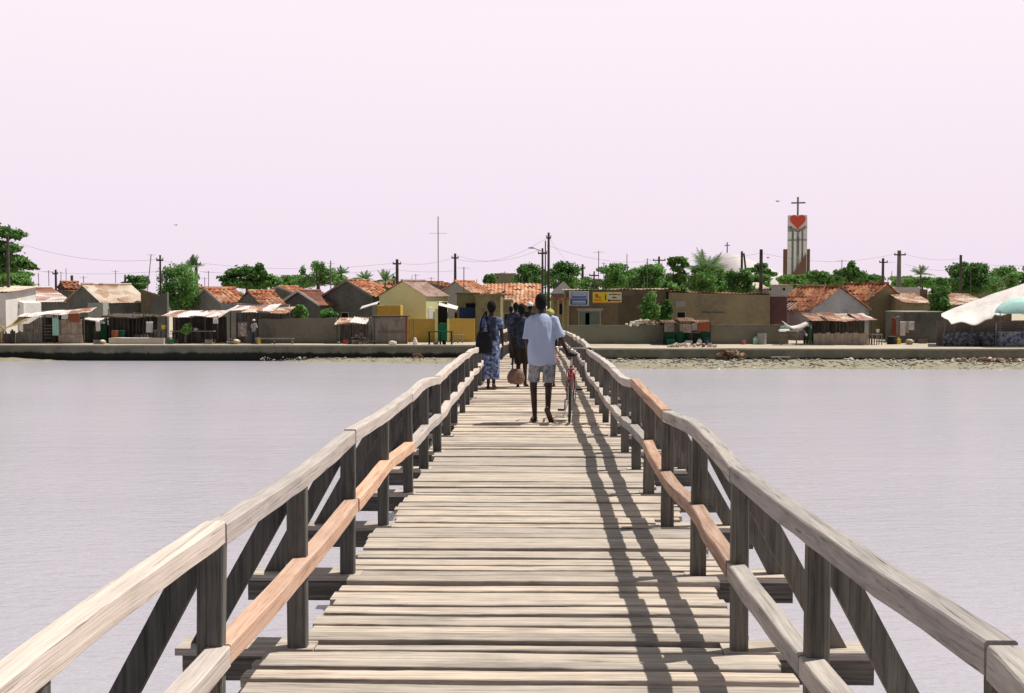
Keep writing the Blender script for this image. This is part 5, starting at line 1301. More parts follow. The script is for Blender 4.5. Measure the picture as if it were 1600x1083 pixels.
wire('wire from the big left tree pole across to the slim pole beside the airy tree', PK['a'], PK['b'], 1.0)
wire('wire running left from the slim pole over the far left roofs', W(60, 424, 104), PK['b'] + Vector((0, 0, -.9)), .3)
wire('wire between the slim pole and the thick crossarm pole at left', PK['b'], PK['c'], .4)
wire('upper long wire from the thick crossarm pole to the pole behind the yellow house', PK['c'] + Vector((.3, 0, 0)), PK['g'], .7)
wire('lower long wire from the thick crossarm pole to the pole behind the yellow house', PK['c'] + Vector((.3, 0, -.7)), PK['g'] + Vector((0, 0, -.5)), .6)
wire('wire from the pole behind the yellow house to the pole right of the mast', PK['g'], PK['h'], .5)
wire('lower wire from behind the yellow house to the pole right of the mast', PK['g'] + Vector((0, 0, -.6)), PK['h'] + Vector((0, 0, -1.2)), .2)
wire('sagging wire from the pole right of the mast up to the tallest central pole', PK['h'] + Vector((.2, 0, -.2)), PK['k'], 1.2)
wire('second sagging wire from the pole right of the mast to the shortest central pole', PK['h'] + Vector((.2, 0, .1)), PK['i'] + Vector((0, 0, .3)), 1.0)
wire('long wire descending right from the tallest central pole', PK['k'], PK['l'] + Vector((0, 0, -.3)), .8)
wire('wire from the middle central pole to the crossarm pole on the right bank', PK['j'], PK['n'], 1.0)
wire('wire from the thin pole behind the pyramid roof to the bare pole beside it', PK['l'] + Vector((0, 0, -.6)), PK['m'], .1)
wire('wire from the crossarm pole on the right bank to the thick dark pole', PK['n'] + Vector((.5, 0, 0)), PK['o'], .5)
wire('wire from the thick dark pole towards the concrete pole', PK['o'], PK['p'] + Vector((-.4, 0, 0)), 1.0)
wire('wire between the bent top pole and the concrete pole', PK['q'], PK['p'] + Vector((-.4, 0, -.7)), .15)
wire('wire from the concrete pole to the dark pole above the dense tree', PK['p'] + Vector((.4, 0, 0)), PK['r'], .45)
wire('lower wire from the concrete pole to the dark pole above the dense tree', PK['p'] + Vector((.4, 0, -.9)), PK['r'] + Vector((0, 0, -1)), .4)
wire('wire leaving the dark pole towards the right edge of the picture', PK['r'] + Vector((0, 0, -.3)), W(1640, 412, 104), .4)
# ---------------------------------------------------------------- people
SKIN = rough('dark_skin', (0.055, 0.030, 0.019), .15, 3, rg=.42, bump=0.05)
HAIR = rough('black_hair', (0.008, 0.007, 0.007), .2, 20, rg=.9, bump=.4, fine=120)
EYEM = rough('eye_white', (0.6, 0.58, 0.54), .05, 3, rg=.3, bump=0)
SHOE = rough('dark_sandal', (0.10, 0.06, 0.04), .2, 4)
def person(label, loc, rz, H, pose=None, garments=(), voxel=.012, fingers=True, group=None, hair=1.0, sandals=True, headwrap=None):
    """standing figure facing +Y; joints for a 1.75 m adult, scaled to H; pose overrides joints"""
    J = dict(hipL=(-.085, 0, .93), hipR=(.085, 0, .93), kneeL=(-.09, .03, .50), kneeR=(.09, .03, .50), ankL=(-.09, 0, .085), ankR=(.09, 0, .085),
             toeL=(-.11, .16, .03), toeR=(.11, .16, .03), shL=(-.168, 0, 1.41), shR=(.168, 0, 1.41), elL=(-.215, -.03, 1.13), elR=(.215, -.03, 1.13),
             wrL=(-.22, .04, .88), wrR=(.22, .04, .88), haL=(-.22, .08, .79), haR=(.22, .08, .79), neck=(0, 0, 1.46), head=(0, .015, 1.64), pel=(0, 0, .96), chest=(0, 0, 1.30))
    if pose: J.update(pose)
    k = H / 1.75; J = {a: Vector(b) * k for a, b in J.items()}
    t = thing('person', label, 'person', loc, rz, group)
    bm = BM()
    pel, ch, nk, hd = J['pel'], J['chest'], J['neck'], J['head']
    ball(bm, pel, .135 * k, 16, 10, (1.12, .82, .85)); mid = pel.lerp(ch, .5); ball(bm, mid, .125 * k, 16, 10, (1.0, .74, 1.25)); ball(bm, ch, .16 * k, 16, 10, (1.02, .68, 1.0))
    for s in 'LR': cap(bm, nk.lerp(J['sh' + s], .25) - Vector((0, 0, .03 * k)), J['sh' + s], .062 * k, .056 * k)
    cap(bm, ch + (nk - ch) * .6, nk.lerp(hd, .6), .062 * k, .052 * k)
    ball(bm, hd + Vector((0, -.006, .02)) * k, .098 * k, 18, 12, (.80, 1.0, 1.08))
    ball(bm, hd + Vector((0, .035, -.055)) * k, .062 * k, 14, 10, (.92, .9, 1.0))
    ball(bm, hd + Vector((0, .100, -.018)) * k, .017 * k, 8, 6, (.9, 1, 1.5)); ball(bm, hd + Vector((0, .088, -.055)) * k, .02 * k, 8, 6, (1.3, .6, .5))
    for sx in (-1, 1): ball(bm, hd + Vector((sx * .081, .0, -.01)) * k, .026 * k, 8, 6, (.4, .8, 1.25))
    for s, sx in (('L', -1), ('R', 1)):
        sh, el, wr, ha = J['sh' + s], J['el' + s], J['wr' + s], J['ha' + s]
        cap(bm, sh, el, .050 * k, .038 * k); cap(bm, el, wr, .039 * k, .025 * k)
        d = (ha - wr).normalized(); side = d.cross(Vector((sx, 0, 0))).normalized() if abs(d.x) < .9 else Vector((0, 1, 0)); thin = d.cross(side)
        for w_ in (-.022, -.006, .01, .026): cap(bm, wr + side * w_ * .6 * k, ha + side * w_ * k, .014 * k, .012 * k, 8)
        if fingers:
            curl = -thin * sx * .35
            for w_, ln in ((-.027, .052), (-.009, .068), (.009, .074), (.027, .064)):
                a = ha + side * w_ * k; b_ = a + (d + curl * .3).normalized() * ln * .55 * k; c = b_ + (d + curl * 1.6).normalized() * ln * .5 * k
                cap(bm, a, b_, .0098 * k, .009 * k, 7); cap(bm, b_, c, .009 * k, .008 * k, 7)
            a = wr.lerp(ha, .35) + side * .028 * k; b_ = a + (side * .7 + d * .7).normalized() * .035 * k; cap(bm, a, b_, .013 * k, .011 * k, 7); cap(bm, b_, b_ + d * .03 * k, .010 * k, .009 * k, 7)
        hp, kn, an, to = J['hip' + s], J['knee' + s], J['ank' + s], J['toe' + s]
        cap(bm, hp, kn, .082 * k, .053 * k); cap(bm, kn, an, .052 * k, .034 * k)
        ball(bm, kn.lerp(an, .3) + Vector((0, -.022, 0)) * k, .048 * k, 12, 8, (.85, .85, 2.0))
        fd = (to - an).normalized(); heel = an - fd * .05 * k + Vector((0, 0, -.045 * k)) * (1 if abs(fd.z) < .7 else .3)
        cap(bm, heel, to, .032 * k, .030 * k, 10); cap(bm, an, to, .034 * k, .022 * k, 10)
        for w_ in (-.028, -.014, 0, .014, .026):
            sd = fd.cross(Vector((0, 0, 1))).normalized(); cap(bm, to + sd * w_ * k, to + sd * w_ * k + fd * (.042 - abs(w_) * .4) * k, .0115 * k, .010 * k, 6)
    body = solid('body', bm, SKIN, t, voxel * k if fingers else voxel)
    if hair:
        bm = BM(); ball(bm, hd + Vector((0, -.018, .032)) * k, .100 * k * (1 + (hair - 1) * .3), 18, 12, (.84, 1.0, 1.06)); ball(bm, hd + Vector((0, -.035, -.02)) * k, .078 * k, 14, 10, (.95, .85, 1.1))
        solid('hair', bm, HAIR, t, .012 * k, 2, fold=.004, fscale=30)
    for sx in (-1, 1):
        bm = BM(); ball(bm, hd + Vector((sx * .03, .083, .006)) * k, .0125 * k, 8, 6); obj('eye', bm, EYEM, t, True)
    if headwrap:
        bm = BM(); ball(bm, hd + Vector((0, -.01, .05)) * k, .108 * k, 18, 12, (.92, 1.05, .85)); ball(bm, hd + Vector((0, -.09, .06)) * k, .05 * k, 10, 8); solid('headwrap', bm, headwrap, t, .011 * k, 2, fold=.006, fscale=14)
    if sandals:
        for s in 'LR':
            an, to = J['ank' + s], J['toe' + s]; fd = (to - an).normalized(); bm = BM()
            a = an - fd * .055 * k + Vector((0, 0, -.075 * k)) * (1 if abs(fd.z) < .7 else .35); b_ = to + fd * .035 * k + Vector((0, 0, -.022 * k))
            if abs(fd.z) < .7: a.z = b_.z = .004 * k + .008
            else: a -= Vector((0, .03 * k, 0))
            beam(bm, a, b_, .078 * k, .014 * k); obj('sandal', bm, SHOE, t)
    for g in garments: g(t, J, k)
    return t
def ering(c, rx_, ry, n=20, th=0.0):
    return [(c[0] + rx_ * math.cos(2 * math.pi * i / n), c[1] + ry * math.sin(2 * math.pi * i / n), c[2]) for i in range(n)]
def shirt(mat, hem=.80, rx_=.215, ry=.15, sleeve=.95, name='shirt', voxel=.011, fold=.011, collar=True, sr=.070):
    def f(t, J, k):
        bm = BM(); o = J['chest']; ctr = (J['chest'].x, J['chest'].y)
        prof = [(hem, rx_, ry), (hem + .12, rx_ * .985, ry * .97), (1.05, rx_ * .97, ry * .94), (1.2, rx_ * .98, ry * .92), (1.32, rx_ * .97, ry * .88), (1.39, rx_ * .96, ry * .80), (1.445, rx_ * .80, ry * .66), (1.487, rx_ * .50, ry * .54)]
        rings(bm, [ering((ctr[0], ctr[1], z * k), a * k, b_ * k) for z, a, b_ in prof])
        for s in 'LR':
            sh, el = J['sh' + s], J['el' + s]; e = sh.lerp(el, sleeve)
            tube(bm, [sh.lerp(J['neck'], .3), sh + Vector((0, 0, .004)), sh.lerp(el, .45), e], [.07 * k, sr * .93 * k, sr * k, sr * 1.08 * k], 14)
        o_ = solid(name, bm, mat, t, voxel * k, 2, fold=fold, fscale=7)
        if collar:
            bm = BM(); tube(bm, [J['neck'] + Vector((0, -.005, -.02 * k)), J['neck'] + Vector((0, 0, .035 * k))], [.078 * k, .066 * k], 16); obj('collar', bm, mat, o_, True)
        return o_
    return f
def shorts(mat, low=.08, r=.098, top=.95, name='shorts', fold=.008):
    def f(t, J, k):
        bm = BM(); p = J['pel']; rings(bm, [ering((p.x, p.y, z * k), a * k, b_ * k) for z, a, b_ in ((.82, .16, .12), (.90, .175, .128), (top + .06, .16, .115))])
        for s in 'LR':
            hp, kn = J['hip' + s], J['knee' + s]; d = (hp - kn).normalized(); e = kn + d * low * k
            tube(bm, [hp + Vector((0, 0, .02)), hp.lerp(e, .4), e], [r * .98 * k, r * k, r * 1.0 * k], 14)
        return solid(name, bm, mat, t, .011 * k, 2, fold=fold, fscale=8)
    return f
def gown(mat, hem=.20, name='dress', rx_=.20, sleeve=.8, sr=.09, lean=0.0, hemr=.185):
    def f(t, J, k):
        bm = BM(); prof = [(hem, hemr, .135), (.45, hemr, .14), (.70, rx_ * .97, .15), (.92, rx_ * 1.0, .155), (1.08, rx_ * .86, .13), (1.25, rx_ * .95, .13), (1.37, rx_ * .93, .11), (1.435, rx_ * .68, .085), (1.465, rx_ * .38, .07)]
        rings(bm, [ering((lean * max(0, (.9 - z)), 0, z * k), a * k, b_ * k) for z, a, b_ in prof])
        for s in 'LR':
            sh, el = J['sh' + s], J['el' + s]; e = sh.lerp(el, sleeve)
            tube(bm, [sh.lerp(J['neck'], .3), sh + Vector((0, 0, .01)), sh.lerp(el, .45), e], [.065 * k, sr * k, sr * 1.1 * k, sr * 1.15 * k], 14)
        return solid(name, bm, mat, t, .012 * k, 2, fold=.012, fscale=7)
    return f
SHIRTW = rough('pale_blue_shirt', (0.46, 0.54, 0.74), .08, 1.5, fine=30, bump=.15, rg=.8)
SHORTG = pattern('grey_print_shorts', [(0.34, (0.10, 0.11, 0.14)), (0.48, (0.24, 0.26, 0.31)), (0.58, (0.36, 0.38, 0.43)), (0.66, (0.30, 0.14, 0.14)), (0.72, (0.42, 0.44, 0.48))], 9)
DRESSB = pattern('blue_and_white_print', [(0.36, (0.03, 0.05, 0.13)), (0.49, (0.08, 0.12, 0.27)), (0.56, (0.19, 0.25, 0.42)), (0.66, (0.40, 0.46, 0.60))], 20)
BLK = rough('black_cloth', (0.010, 0.010, 0.012), .2, 4, rg=.7)
NAVY = pattern('dark_navy_print', [(0.4, (0.012, 0.014, 0.025)), (0.55, (0.03, 0.04, 0.08)), (0.66, (0.08, 0.10, 0.17))], 12)
GRNC = rough('green_shorts_cloth', (0.03, 0.16, 0.05), .15, 4)
PINKC = rough('pink_cloth', (0.45, 0.14, 0.16), .2, 4)
DKBR = rough('dark_brown_cloth', (0.035, 0.025, 0.02), .2, 4)

d = 15.9; mx = (846.5 - 842) / (F / d)
person('man in a loose pale bluish white shirt and printed shorts wheeling the bicycle', (mx, d, zd(d) + .004), 0, 1.75,
       dict(kneeL=(-.115, .05, .50), ankL=(-.095, .03, .085), toeL=(-.12, .19, .03), hipR=(.085, 0, .93), kneeR=(.095, .04, .49), ankR=(.085, -.16, .175), toeR=(.13, -.075, .045),
            shL=(-.168, 0, 1.40), shR=(.172, 0, 1.41), elL=(-.195, .0, 1.13), wrL=(-.19, .10, .92), haL=(-.18, .14, .84), elR=(.265, -.03, 1.15), wrR=(.355, .085, .955), haR=(.368, .15, .905), head=(-.012, .02, 1.645)),
       [shirt(SHIRTW, .79, .188, .15, .92, sr=.069, fold=.024), shorts(SHORTG, .06, .084)], voxel=.0095)
d = 21.6; mx = (768 - 842) / (F / d)
person('woman walking on the left in a long blue and white print dress with puffed sleeves', (mx, d, zd(d) + .004), 0, 1.62,
       dict(kneeL=(-.06, .03, .50), ankL=(-.07, .05, .085), kneeR=(.05, .02, .50), ankR=(.045, -.08, .10), toeR=(.07, .06, .03), toeL=(-.08, .20, .03),
            shL=(-.155, 0, 1.40), shR=(.155, 0, 1.40), elL=(-.22, -.02, 1.16), wrL=(-.29, .04, .97), haL=(-.31, .06, .89), elR=(.205, .02, 1.14), wrR=(.225, .09, .88), haR=(.22, .12, .80)),
       [gown(DRESSB, .20, sleeve=.62, sr=.072, hemr=.165, rx_=.172)], voxel=.012, hair=1.4)
# her bag
wx = mx
t = thing('shoulder_bag', 'big black shoulder bag hanging on the back of the woman in the blue dress', 'bag', (wx - .125, d - .20, zd(d) + .67))
bm = BM(); rings(bm, [ering((0, 0, z), a, b_, 16) for z, a, b_ in ((0, .11, .035), (.03, .15, .06), (.16, .165, .07), (.32, .15, .055), (.41, .12, .03))]); solid('bag_body', bm, BLK, t, .012, 3, fold=.01, fscale=9)
bm = BM(); pts = [(-.09, 0, .38), (-.075, .06, .55), (-.045, .10, .66), (.0, .13, .745), (.03, .2, .78)]; tube(bm, pts, .016, 6); tube(bm, [(.08, 0, .38), (.06, .06, .55), (.035, .10, .66), (.03, .13, .745), (.035, .2, .78)], .016, 6); obj('strap', bm, BLK, t, True)
t = thing('scarf', 'dark scarf hanging down the back of the woman in the blue dress', 'scarf', (wx + .025, d - .165, zd(d) + .92))
bm = BM(); rings(bm, [[(x - .075, .02, z), (x - .04, -.012, z), (x, -.02, z), (x + .045, -.012, z), (x + .08, .02, z), (x, .03, z)] for x, z in ((0, 0), (.01, .12), (0, .25), (.005, .38), (0, .44))]); solid('cloth', bm, NAVY, t, .012, 2, fold=.008, fscale=10)
d = 22.0; mx = (815 - 842) / (F / d)
person('person in dark navy clothes carrying the brown bag, just left of the man in white', (mx, d, zd(d) + .004), 0, 1.58,
       dict(kneeL=(-.07, .03, .50), ankL=(-.075, -.10, .13), toeL=(-.08, .03, .03), kneeR=(.07, .05, .50), ankR=(.075, .05, .085), elL=(-.23, -.04, 1.10), wrL=(-.20, -.06, .82), haL=(-.19, -.06, .74), elR=(.24, 0, 1.12)),
       [shirt(NAVY, .84, .175, .13, .9, collar=False), shorts(DKBR, .0, .092)], voxel=.012)
px_ = mx
t = thing('carrier_bag', 'bulging brown bag held low by the person in navy', 'bag', (px_ - .10, d - .12, zd(d) + .07))
bm = BM(); rings(bm, [ering((0, 0, z), a, b_, 18) for z, a, b_ in ((0, .10, .07), (.04, .16, .10), (.13, .175, .115), (.22, .15, .09), (.29, .09, .05))]); solid('bag_body', bm, rough('brown_plastic_bag', (0.22, 0.13, 0.10), .3, 5, rg=.5), t, .012, 2, fold=.014, fscale=8)
bm = BM()
for sx in (-.07, .05): tube(bm, [(sx, 0, .27), (sx * .6 - .03, .03, .42), (-.075, .06, .59), (-.075, .07, .62)], .014, 6)
obj('handle', bm, DKBR, t, True)
d = 42; mx = (798.5 - 842) / (F / d)
person('slender person with bare dark back and green shorts, farthest of the walkers', (mx, d, zd(d) + .004), 0, 1.70,
       dict(kneeL=(-.07, .03, .5), ankL=(-.07, .02, .085), kneeR=(.07, .03, .5), ankR=(.07, -.08, .1), elL=(-.22, 0, 1.12), elR=(.22, 0, 1.12)), [shirt(BLK, .92, .165, .115, .5, collar=False), shorts(GRNC, .22, .095)], voxel=.014, fingers=False)
d = 33; mx = (828 - 842) / (F / d)
person('person in black with a whitish head cloth, mostly hidden behind the man in white', (mx, d, zd(d) + .004), 0, 1.70,
       dict(elL=(-.23, 0, 1.12), elR=(.23, 0, 1.12)), [shirt(DKBR, .85, .19, .13, .9, collar=False), shorts(NAVY, -.3, .095, name='trousers')], voxel=.014, fingers=False, headwrap=CANVAS)
d = 31; mx = (806 - 842) / (F / d)
person('person in a dark print shirt walking between the green shorts and the navy clothes', (mx, d, zd(d) + .004), 0, 1.66,
       dict(elL=(-.22, 0, 1.12), elR=(.22, 0, 1.12), ankR=(.08, -.09, .1)), [shirt(NAVY, .80, .18, .13, .9, collar=False), shorts(BLK, -.3, .09, name='trousers')], voxel=.014, fingers=False)
d = 22.3; mx = (859.5 - 842) / (F / d)
person('person with yellow head cloth and pink skirt half hidden by the man in white', (mx, d, zd(d) + .004), 0, 1.47,
       dict(elL=(-.21, 0, 1.12), elR=(.22, 0, 1.12), ankR=(.08, -.12, .12), toeR=(.09, .02, .03)), [shirt(BLK, .9, .17, .12, .9, collar=False), gown(PINKC, .52, 'skirt', .15, .1, .05, hemr=.15)], voxel=.013, fingers=False, headwrap=rough('dull_yellow_cloth', (0.50, 0.46, 0.14), .2, 4))
# people on the banks
person('person in grey standing in the dark doorway beside the yard wall', (PXG(397, 76), 76, GZ), math.pi * .9, 1.62, None, [shirt(GREYL, .85, .18, .13, .9, collar=False), shorts(NAVY, -.3, .095, name='trousers')], voxel=.016, fingers=False, headwrap=CANVAS)
person('woman in dark blue sitting on the ground under the white canopy', (PXG(1531, 72.6), 72.9, GZ - .38), math.pi, 1.60,
       dict(hipL=(-.1, .05, .50), hipR=(.1, .05, .50), pel=(0, 0, .53), chest=(0, .05, .86), neck=(0, .07, 1.02), head=(0, .09, 1.20), shL=(-.18, .06, .97), shR=(.18, .06, .97), elL=(-.24, .18, .74), elR=(.24, .18, .74), wrL=(-.12, .36, .72), wrR=(.12, .36, .72), haL=(-.05, .42, .72), haR=(.05, .42, .72),
            kneeL=(-.18, .42, .72), kneeR=(.18, .42, .72), ankL=(-.14, .48, .50), ankR=(.14, .48, .50), toeL=(-.16, .62, .46), toeR=(.16, .62, .46)),
       [lambda t, J, k: (lambda b_: (rings(b_, [ering((0, .0, z * k), a * k, c * k) for z, a, c in ((.43, .26, .22), (.6, .22, .2), (.8, .19, .15), (.95, .18, .11), (1.0, .08, .06))]), cap(b_, J['hipL'], J['kneeL'], .12, .10), cap(b_, J['hipR'], J['kneeR'], .12, .10), tube(b_, [J['shL'], J['elL']], [.07, .08], 10), tube(b_, [J['shR'], J['elR']], [.07, .08], 10), solid('dress', b_, NAVY, t, .016, 2, fold=.01)))(BM())],
       voxel=.016, fingers=False, sandals=False)

# ---------------------------------------------------------------- bicycle
RED = rough('faded_red_paint', (0.15, 0.028, 0.028), .15, 6, rg=.4, bump=0); CHR = rough('chrome', (0.62, 0.62, 0.62), .1, 5, rg=.25, bump=0, metal=.9); RUBR = rough('tyre_rubber', (0.05, 0.045, 0.04), .2, 8); BLKP = rough('black_plastic', (0.015, 0.015, 0.015), .1, 8, rg=.5, bump=0)
d = 15.75; bx_ = (890 - 842) / (F / d)
bk = thing('bicycle', 'old red bicycle wheeled along by the man in the white shirt', 'bicycle', (bx_, d, zd(d) + .008), R(-3)); bk.rotation_euler = (0, R(1.5), R(-2))
def wheel(y, r=.335):
    w_ = obj('wheel', (lambda b_: (tube(b_, [(-.04, y, r), (.04, y, r)], .02, 10), b_)[-1])(BM()), CHR, bk)
    def ring_(rr, tr, mat, nm, n=44):
        bm = BM(); g = []
        for i in range(n):
            a = 2 * math.pi * i / n; c = Vector((0, y + rr * math.cos(a), r + rr * math.sin(a))); o = Vector((0, math.cos(a), math.sin(a)))
            g.append([bm.verts.new(c + Vector((1, 0, 0)) * tr * math.cos(b_) + o * tr * math.sin(b_)) for b_ in [2 * math.pi * j / 8 for j in range(8)]])
        for i in range(n):
            for j in range(8): bm.faces.new((g[i][j], g[(i + 1) % n][j], g[(i + 1) % n][(j + 1) % 8], g[i][(j + 1) % 8]))
        obj(nm, bm, mat, w_, True)
    ring_(r - .018, .019, RUBR, 'tyre'); ring_(r - .045, .012, CHR, 'rim')
    bm = BM()
    for i in range(28):
        a = 2 * math.pi * i / 28; sx = .03 if i % 2 else -.03; tube(bm, [(sx, y + .018 * math.cos(a + 1), r + .018 * math.sin(a + 1)), (0, y + (r - .05) * math.cos(a), r + (r - .05) * math.sin(a))], .0016, 3)
    obj('spokes', bm, CHR, w_)
wheel(0); wheel(1.06)
bb = (0, .44, .28); st = (0, .30, .76); hd0 = (0, .83, .60); hd1 = (0, .79, .80)
bm = BM()
tube(bm, [bb, st], .017, 8); tube(bm, [st, (0, .79, .77)], .015, 8); tube(bm, [bb, hd0], .018, 8); tube(bm, [hd0, hd1], .020, 8)
for sx in (-.045, .045):
    tube(bm, [(sx * .5, .42, .28), (sx, .2, .31), (sx, 0, .335)], .010, 6); tube(bm, [(sx * .3, .31, .74), (sx, .05, .40), (sx, 0, .335)], .009, 6)
obj('frame', bm, RED, bk, True)
bm = BM()
for sx in (-.045, .045): tube(bm, [(sx * .8, .845, .62), (sx, .90, .52), (sx, 1.06, .335)], [.013, .012, .009], 6)
tube(bm, [(-.04, .84, .63), (.04, .84, .63)], .014, 6); obj('fork', bm, RED, bk, True)
bm = BM(); tube(bm, [(0, .79, .78), (0, .775, .95), (0, .80, .985)], .013, 8); pts = [(-.24, .66, 1.0), (-.20, .74, 1.0), (-.12, .80, .995), (0, .81, .985), (.12, .80, .995), (.20, .74, 1.0), (.24, .66, 1.0)]; tube(bm, pts, .012, 8); hb = obj('handlebar', bm, CHR, bk, True)
for sx in (-1, 1):
    bm = BM(); tube(bm, [(sx * .242, .655, 1.0), (sx * .27, .55, .995)], .017, 8); obj('grip', bm, BLKP, hb, True)
bm = BM(); tube(bm, [st, (0, .275, .89)], .013, 8); obj('seat_post', bm, CHR, bk, True)
bm = BM(); rings(bm, [[(a * math.cos(x), y, z + b_ * math.sin(x)) for x in [2 * math.pi * i / 12 for i in range(12)]] for y, z, a, b_ in ((.12, .93, .045, .02), (.15, .93, .085, .032), (.22, .925, .085, .032), (.30, .925, .04, .025), (.40, .93, .018, .018))]); obj('saddle', bm, BLKP, bk, True)
bm = BM(); box(bm, -.05, .05, -.14, .20, .735, .747); 
for sx in (-.06, .06): beam(bm, (sx, -.12, .735), (sx * .8, 0, .34), .01, .01); 
obj('rear_rack', bm, RED, bk)
bm = BM(); ball(bm, (0, -.225, .66), .03, 10, 6, (1, .5, 1)); obj('rear_reflector', bm, rough('reflector_red', (.5, .02, .02), .1, 3, rg=.2, bump=0), bk, True)
bm = BM(); tube(bm, [(.03, .44, .28), (.045, .44, .28)], .09, 20); tube(bm, [(-.07, .44, .28), (.07, .44, .28)], .015, 8); beam(bm, (-.07, .44, .28), (-.075, .34, .14), .02, .012); beam(bm, (.07, .44, .28), (.075, .54, .42), .02, .012); ck = obj('crank', bm, CHR, bk)
for sx, y, z in ((-1, .34, .14), (1, .54, .42)):
    bm = BM(); box(bm, min(sx * .08, sx * .17), max(sx * .08, sx * .17), y - .035, y + .035, z - .012, z + .012); obj('pedal', bm, BLKP, bk)
bm = BM(); tube(bm, [(.04, .44, .37), (.04, 0, .37)], .006, 4); tube(bm, [(.04, .44, .19), (.04, 0, .30)], .006, 4); obj('chain', bm, BLKP, bk)
bm = BM(); beam(bm, (-.03, .40, .26), (-.09, .18, .05), .012, .012); obj('kickstand', bm, CHR, bk)

# ---------------------------------------------------------------- animals
def quadruped(name, label, loc, rz, L_, Hh, mat, headdown, ear, muzzle=None, neckl=1.0, cat='donkey', tail=.5, fat=1.0):
    """body along +X, head at +X; L_ body length, Hh shoulder height"""
    t = thing(name, label, cat, loc, rz); bm = BM(); r = Hh * .19 * fat; zb = Hh * .80
    x0, x1 = -L_ / 2, L_ / 2
    cap(bm, (x0 * .75, 0, zb), (0, 0, zb - r * .08), r * .86, r * .88); cap(bm, (0, 0, zb - r * .08), (x1 * .72, 0, zb - r * .12), r * .88, r * 1.0)
    nb = Vector((x1 * .85, 0, zb + r * .25)); nh = nb + Vector((L_ * .30 * neckl, 0, -Hh * .30 if headdown == 1 else (Hh * .22 if headdown == 0 else Hh * .03)))
    cap(bm, nb - Vector((r * .3, 0, 0)), nh, r * .62, r * .40)
    hd = nh + (Vector((L_ * .13, 0, -Hh * .22)) if headdown else Vector((L_ * .2, 0, -Hh * .10))); cap(bm, nh, hd, r * .46, r * .26)
    for s in (-1, 1):
        y = s * r * .5
        cap(bm, (x1 * .72, y, zb - r * .5), (x1 * .74, y, Hh * .40), r * .42, r * .20, 10); cap(bm, (x1 * .74, y, Hh * .40), (x1 * .72 + s * .03, y, .06 * Hh), r * .19, r * .13, 10); cap(bm, (x1 * .72 + s * .03, y, .07 * Hh), (x1 * .76 + s * .03, y, .03 * Hh), r * .16, r * .17, 10)
        cap(bm, (x0 * .78, y, zb - r * .3), (x0 * .62, y, Hh * .50), r * .58, r * .28, 10); cap(bm, (x0 * .62, y, Hh * .50), (x0 * .90, y, Hh * .33), r * .26, r * .17, 10); cap(bm, (x0 * .90, y, Hh * .33), (x0 * .84 - s * .03, y, .06 * Hh), r * .17, r * .12, 10); cap(bm, (x0 * .84 - s * .03, y, .07 * Hh), (x0 * .79 - s * .03, y, .03 * Hh), r * .15, r * .16, 10)
        eb = nh + Vector((-r * .1, s * r * .25, r * .3)); cap(bm, eb, eb + Vector((-r * .25, s * r * .35, ear * Hh)), r * .14, r * .05, 8)
    tube(bm, [(x0 * .95, 0, zb + r * .3), (x0 * 1.12, 0, zb - r * .4), (x0 * 1.15, 0, zb - Hh * tail)], [r * .14, r * .11, r * .07], 6)
    solid('body', bm, mat, t, max(.008, Hh * .016), 3)
    if muzzle: bm = BM(); cap(bm, nh.lerp(hd, .65), hd + (hd - nh) * .06, r * .36, r * .30); obj('muzzle', bm, muzzle, t, True)
    for s in (-1, 1): bm = BM(); ball(bm, nh.lerp(hd, .3) + Vector((0, s * r * .40, r * .1)), r * .09, 8, 6); obj('eye', bm, BLKP, t, True)
    return t
DONK = patches('donkey_coat', [(0.10, 0.085, 0.07), (0.19, 0.165, 0.14), (0.28, 0.25, 0.21)], .8, bump=0)
quadruped('donkey', 'grey brown donkey with a pale head standing below the white tarpaulin', (PXG(1231, 75), 74.6, GZ), R(-12), 1.25, 1.0, DONK, 2, .17, CEM, 1.0, 'donkey', .5, 1.12)
t = quadruped('dog', 'reddish brown dog sniffing the muddy beach below the left sea wall', (PXG(651, 71.3), 71.3, .12), R(-8), .52, .52, rough('brown_dog_coat', (0.20, 0.085, 0.05), .25, 3), 1, .09, BLK, 1.0, 'dog', .35, .95)
t = thing('saddle_cloth', 'pale pinkish cloth lying across the back of the donkey', 'saddle cloth', (PXG(1224, 75), 74.7, GZ + .80))
bm = BM(); sheet(bm, (-.38, -.20, .06), (.30, -.22, .06), (.30, .18, .08), (-.38, .18, .08), 10, 8, 0, 0, .025, .03, 2)
for v in bm.verts: v.co.z += .17 - 3.2 * v.co.y ** 2
obj('cloth', bm, PINKW, t, True)
def bird(label, px, py, Y, span, rz):
    p = P(px, py, Y); t = thing('gull', label, 'bird', p, rz, 'birds in the sky'); bm = BM(); s = span / 2
    cap(bm, (0, -s * .35, 0), (0, s * .3, 0), s * .10, s * .08, 8); cap(bm, (0, s * .3, .01), (0, s * .5, .02), s * .06, s * .02, 8)
    obj('body', bm, CG, t, True)
    for sg in (-1, 1):
        bm = BM(); rs = [[(sg * x, y0, z), (sg * x, y1, z), (sg * x, (y0 + y1) / 2, z - s * .02)] for x, y0, y1, z in ((0, -s * .15, s * .18, .02), (s * .45, -s * .08, s * .24, s * .28), (s * .8, -s * .14, s * .08, s * .22), (s, -s * .2, -s * .17, s * .16))]; rings(bm, rs); obj('wing', bm, CG, t)
    return t
bird('small bird flying just left of the cross on the bell tower', 1215, 315, 150, 1.1, .6)
bird('tiny bird high above the roofs of the left bank', 275, 352, 150, .9, -.5)
bird('small bird low between the thick dark pole and the tower', 1200, 403, 150, .9, 1.2)

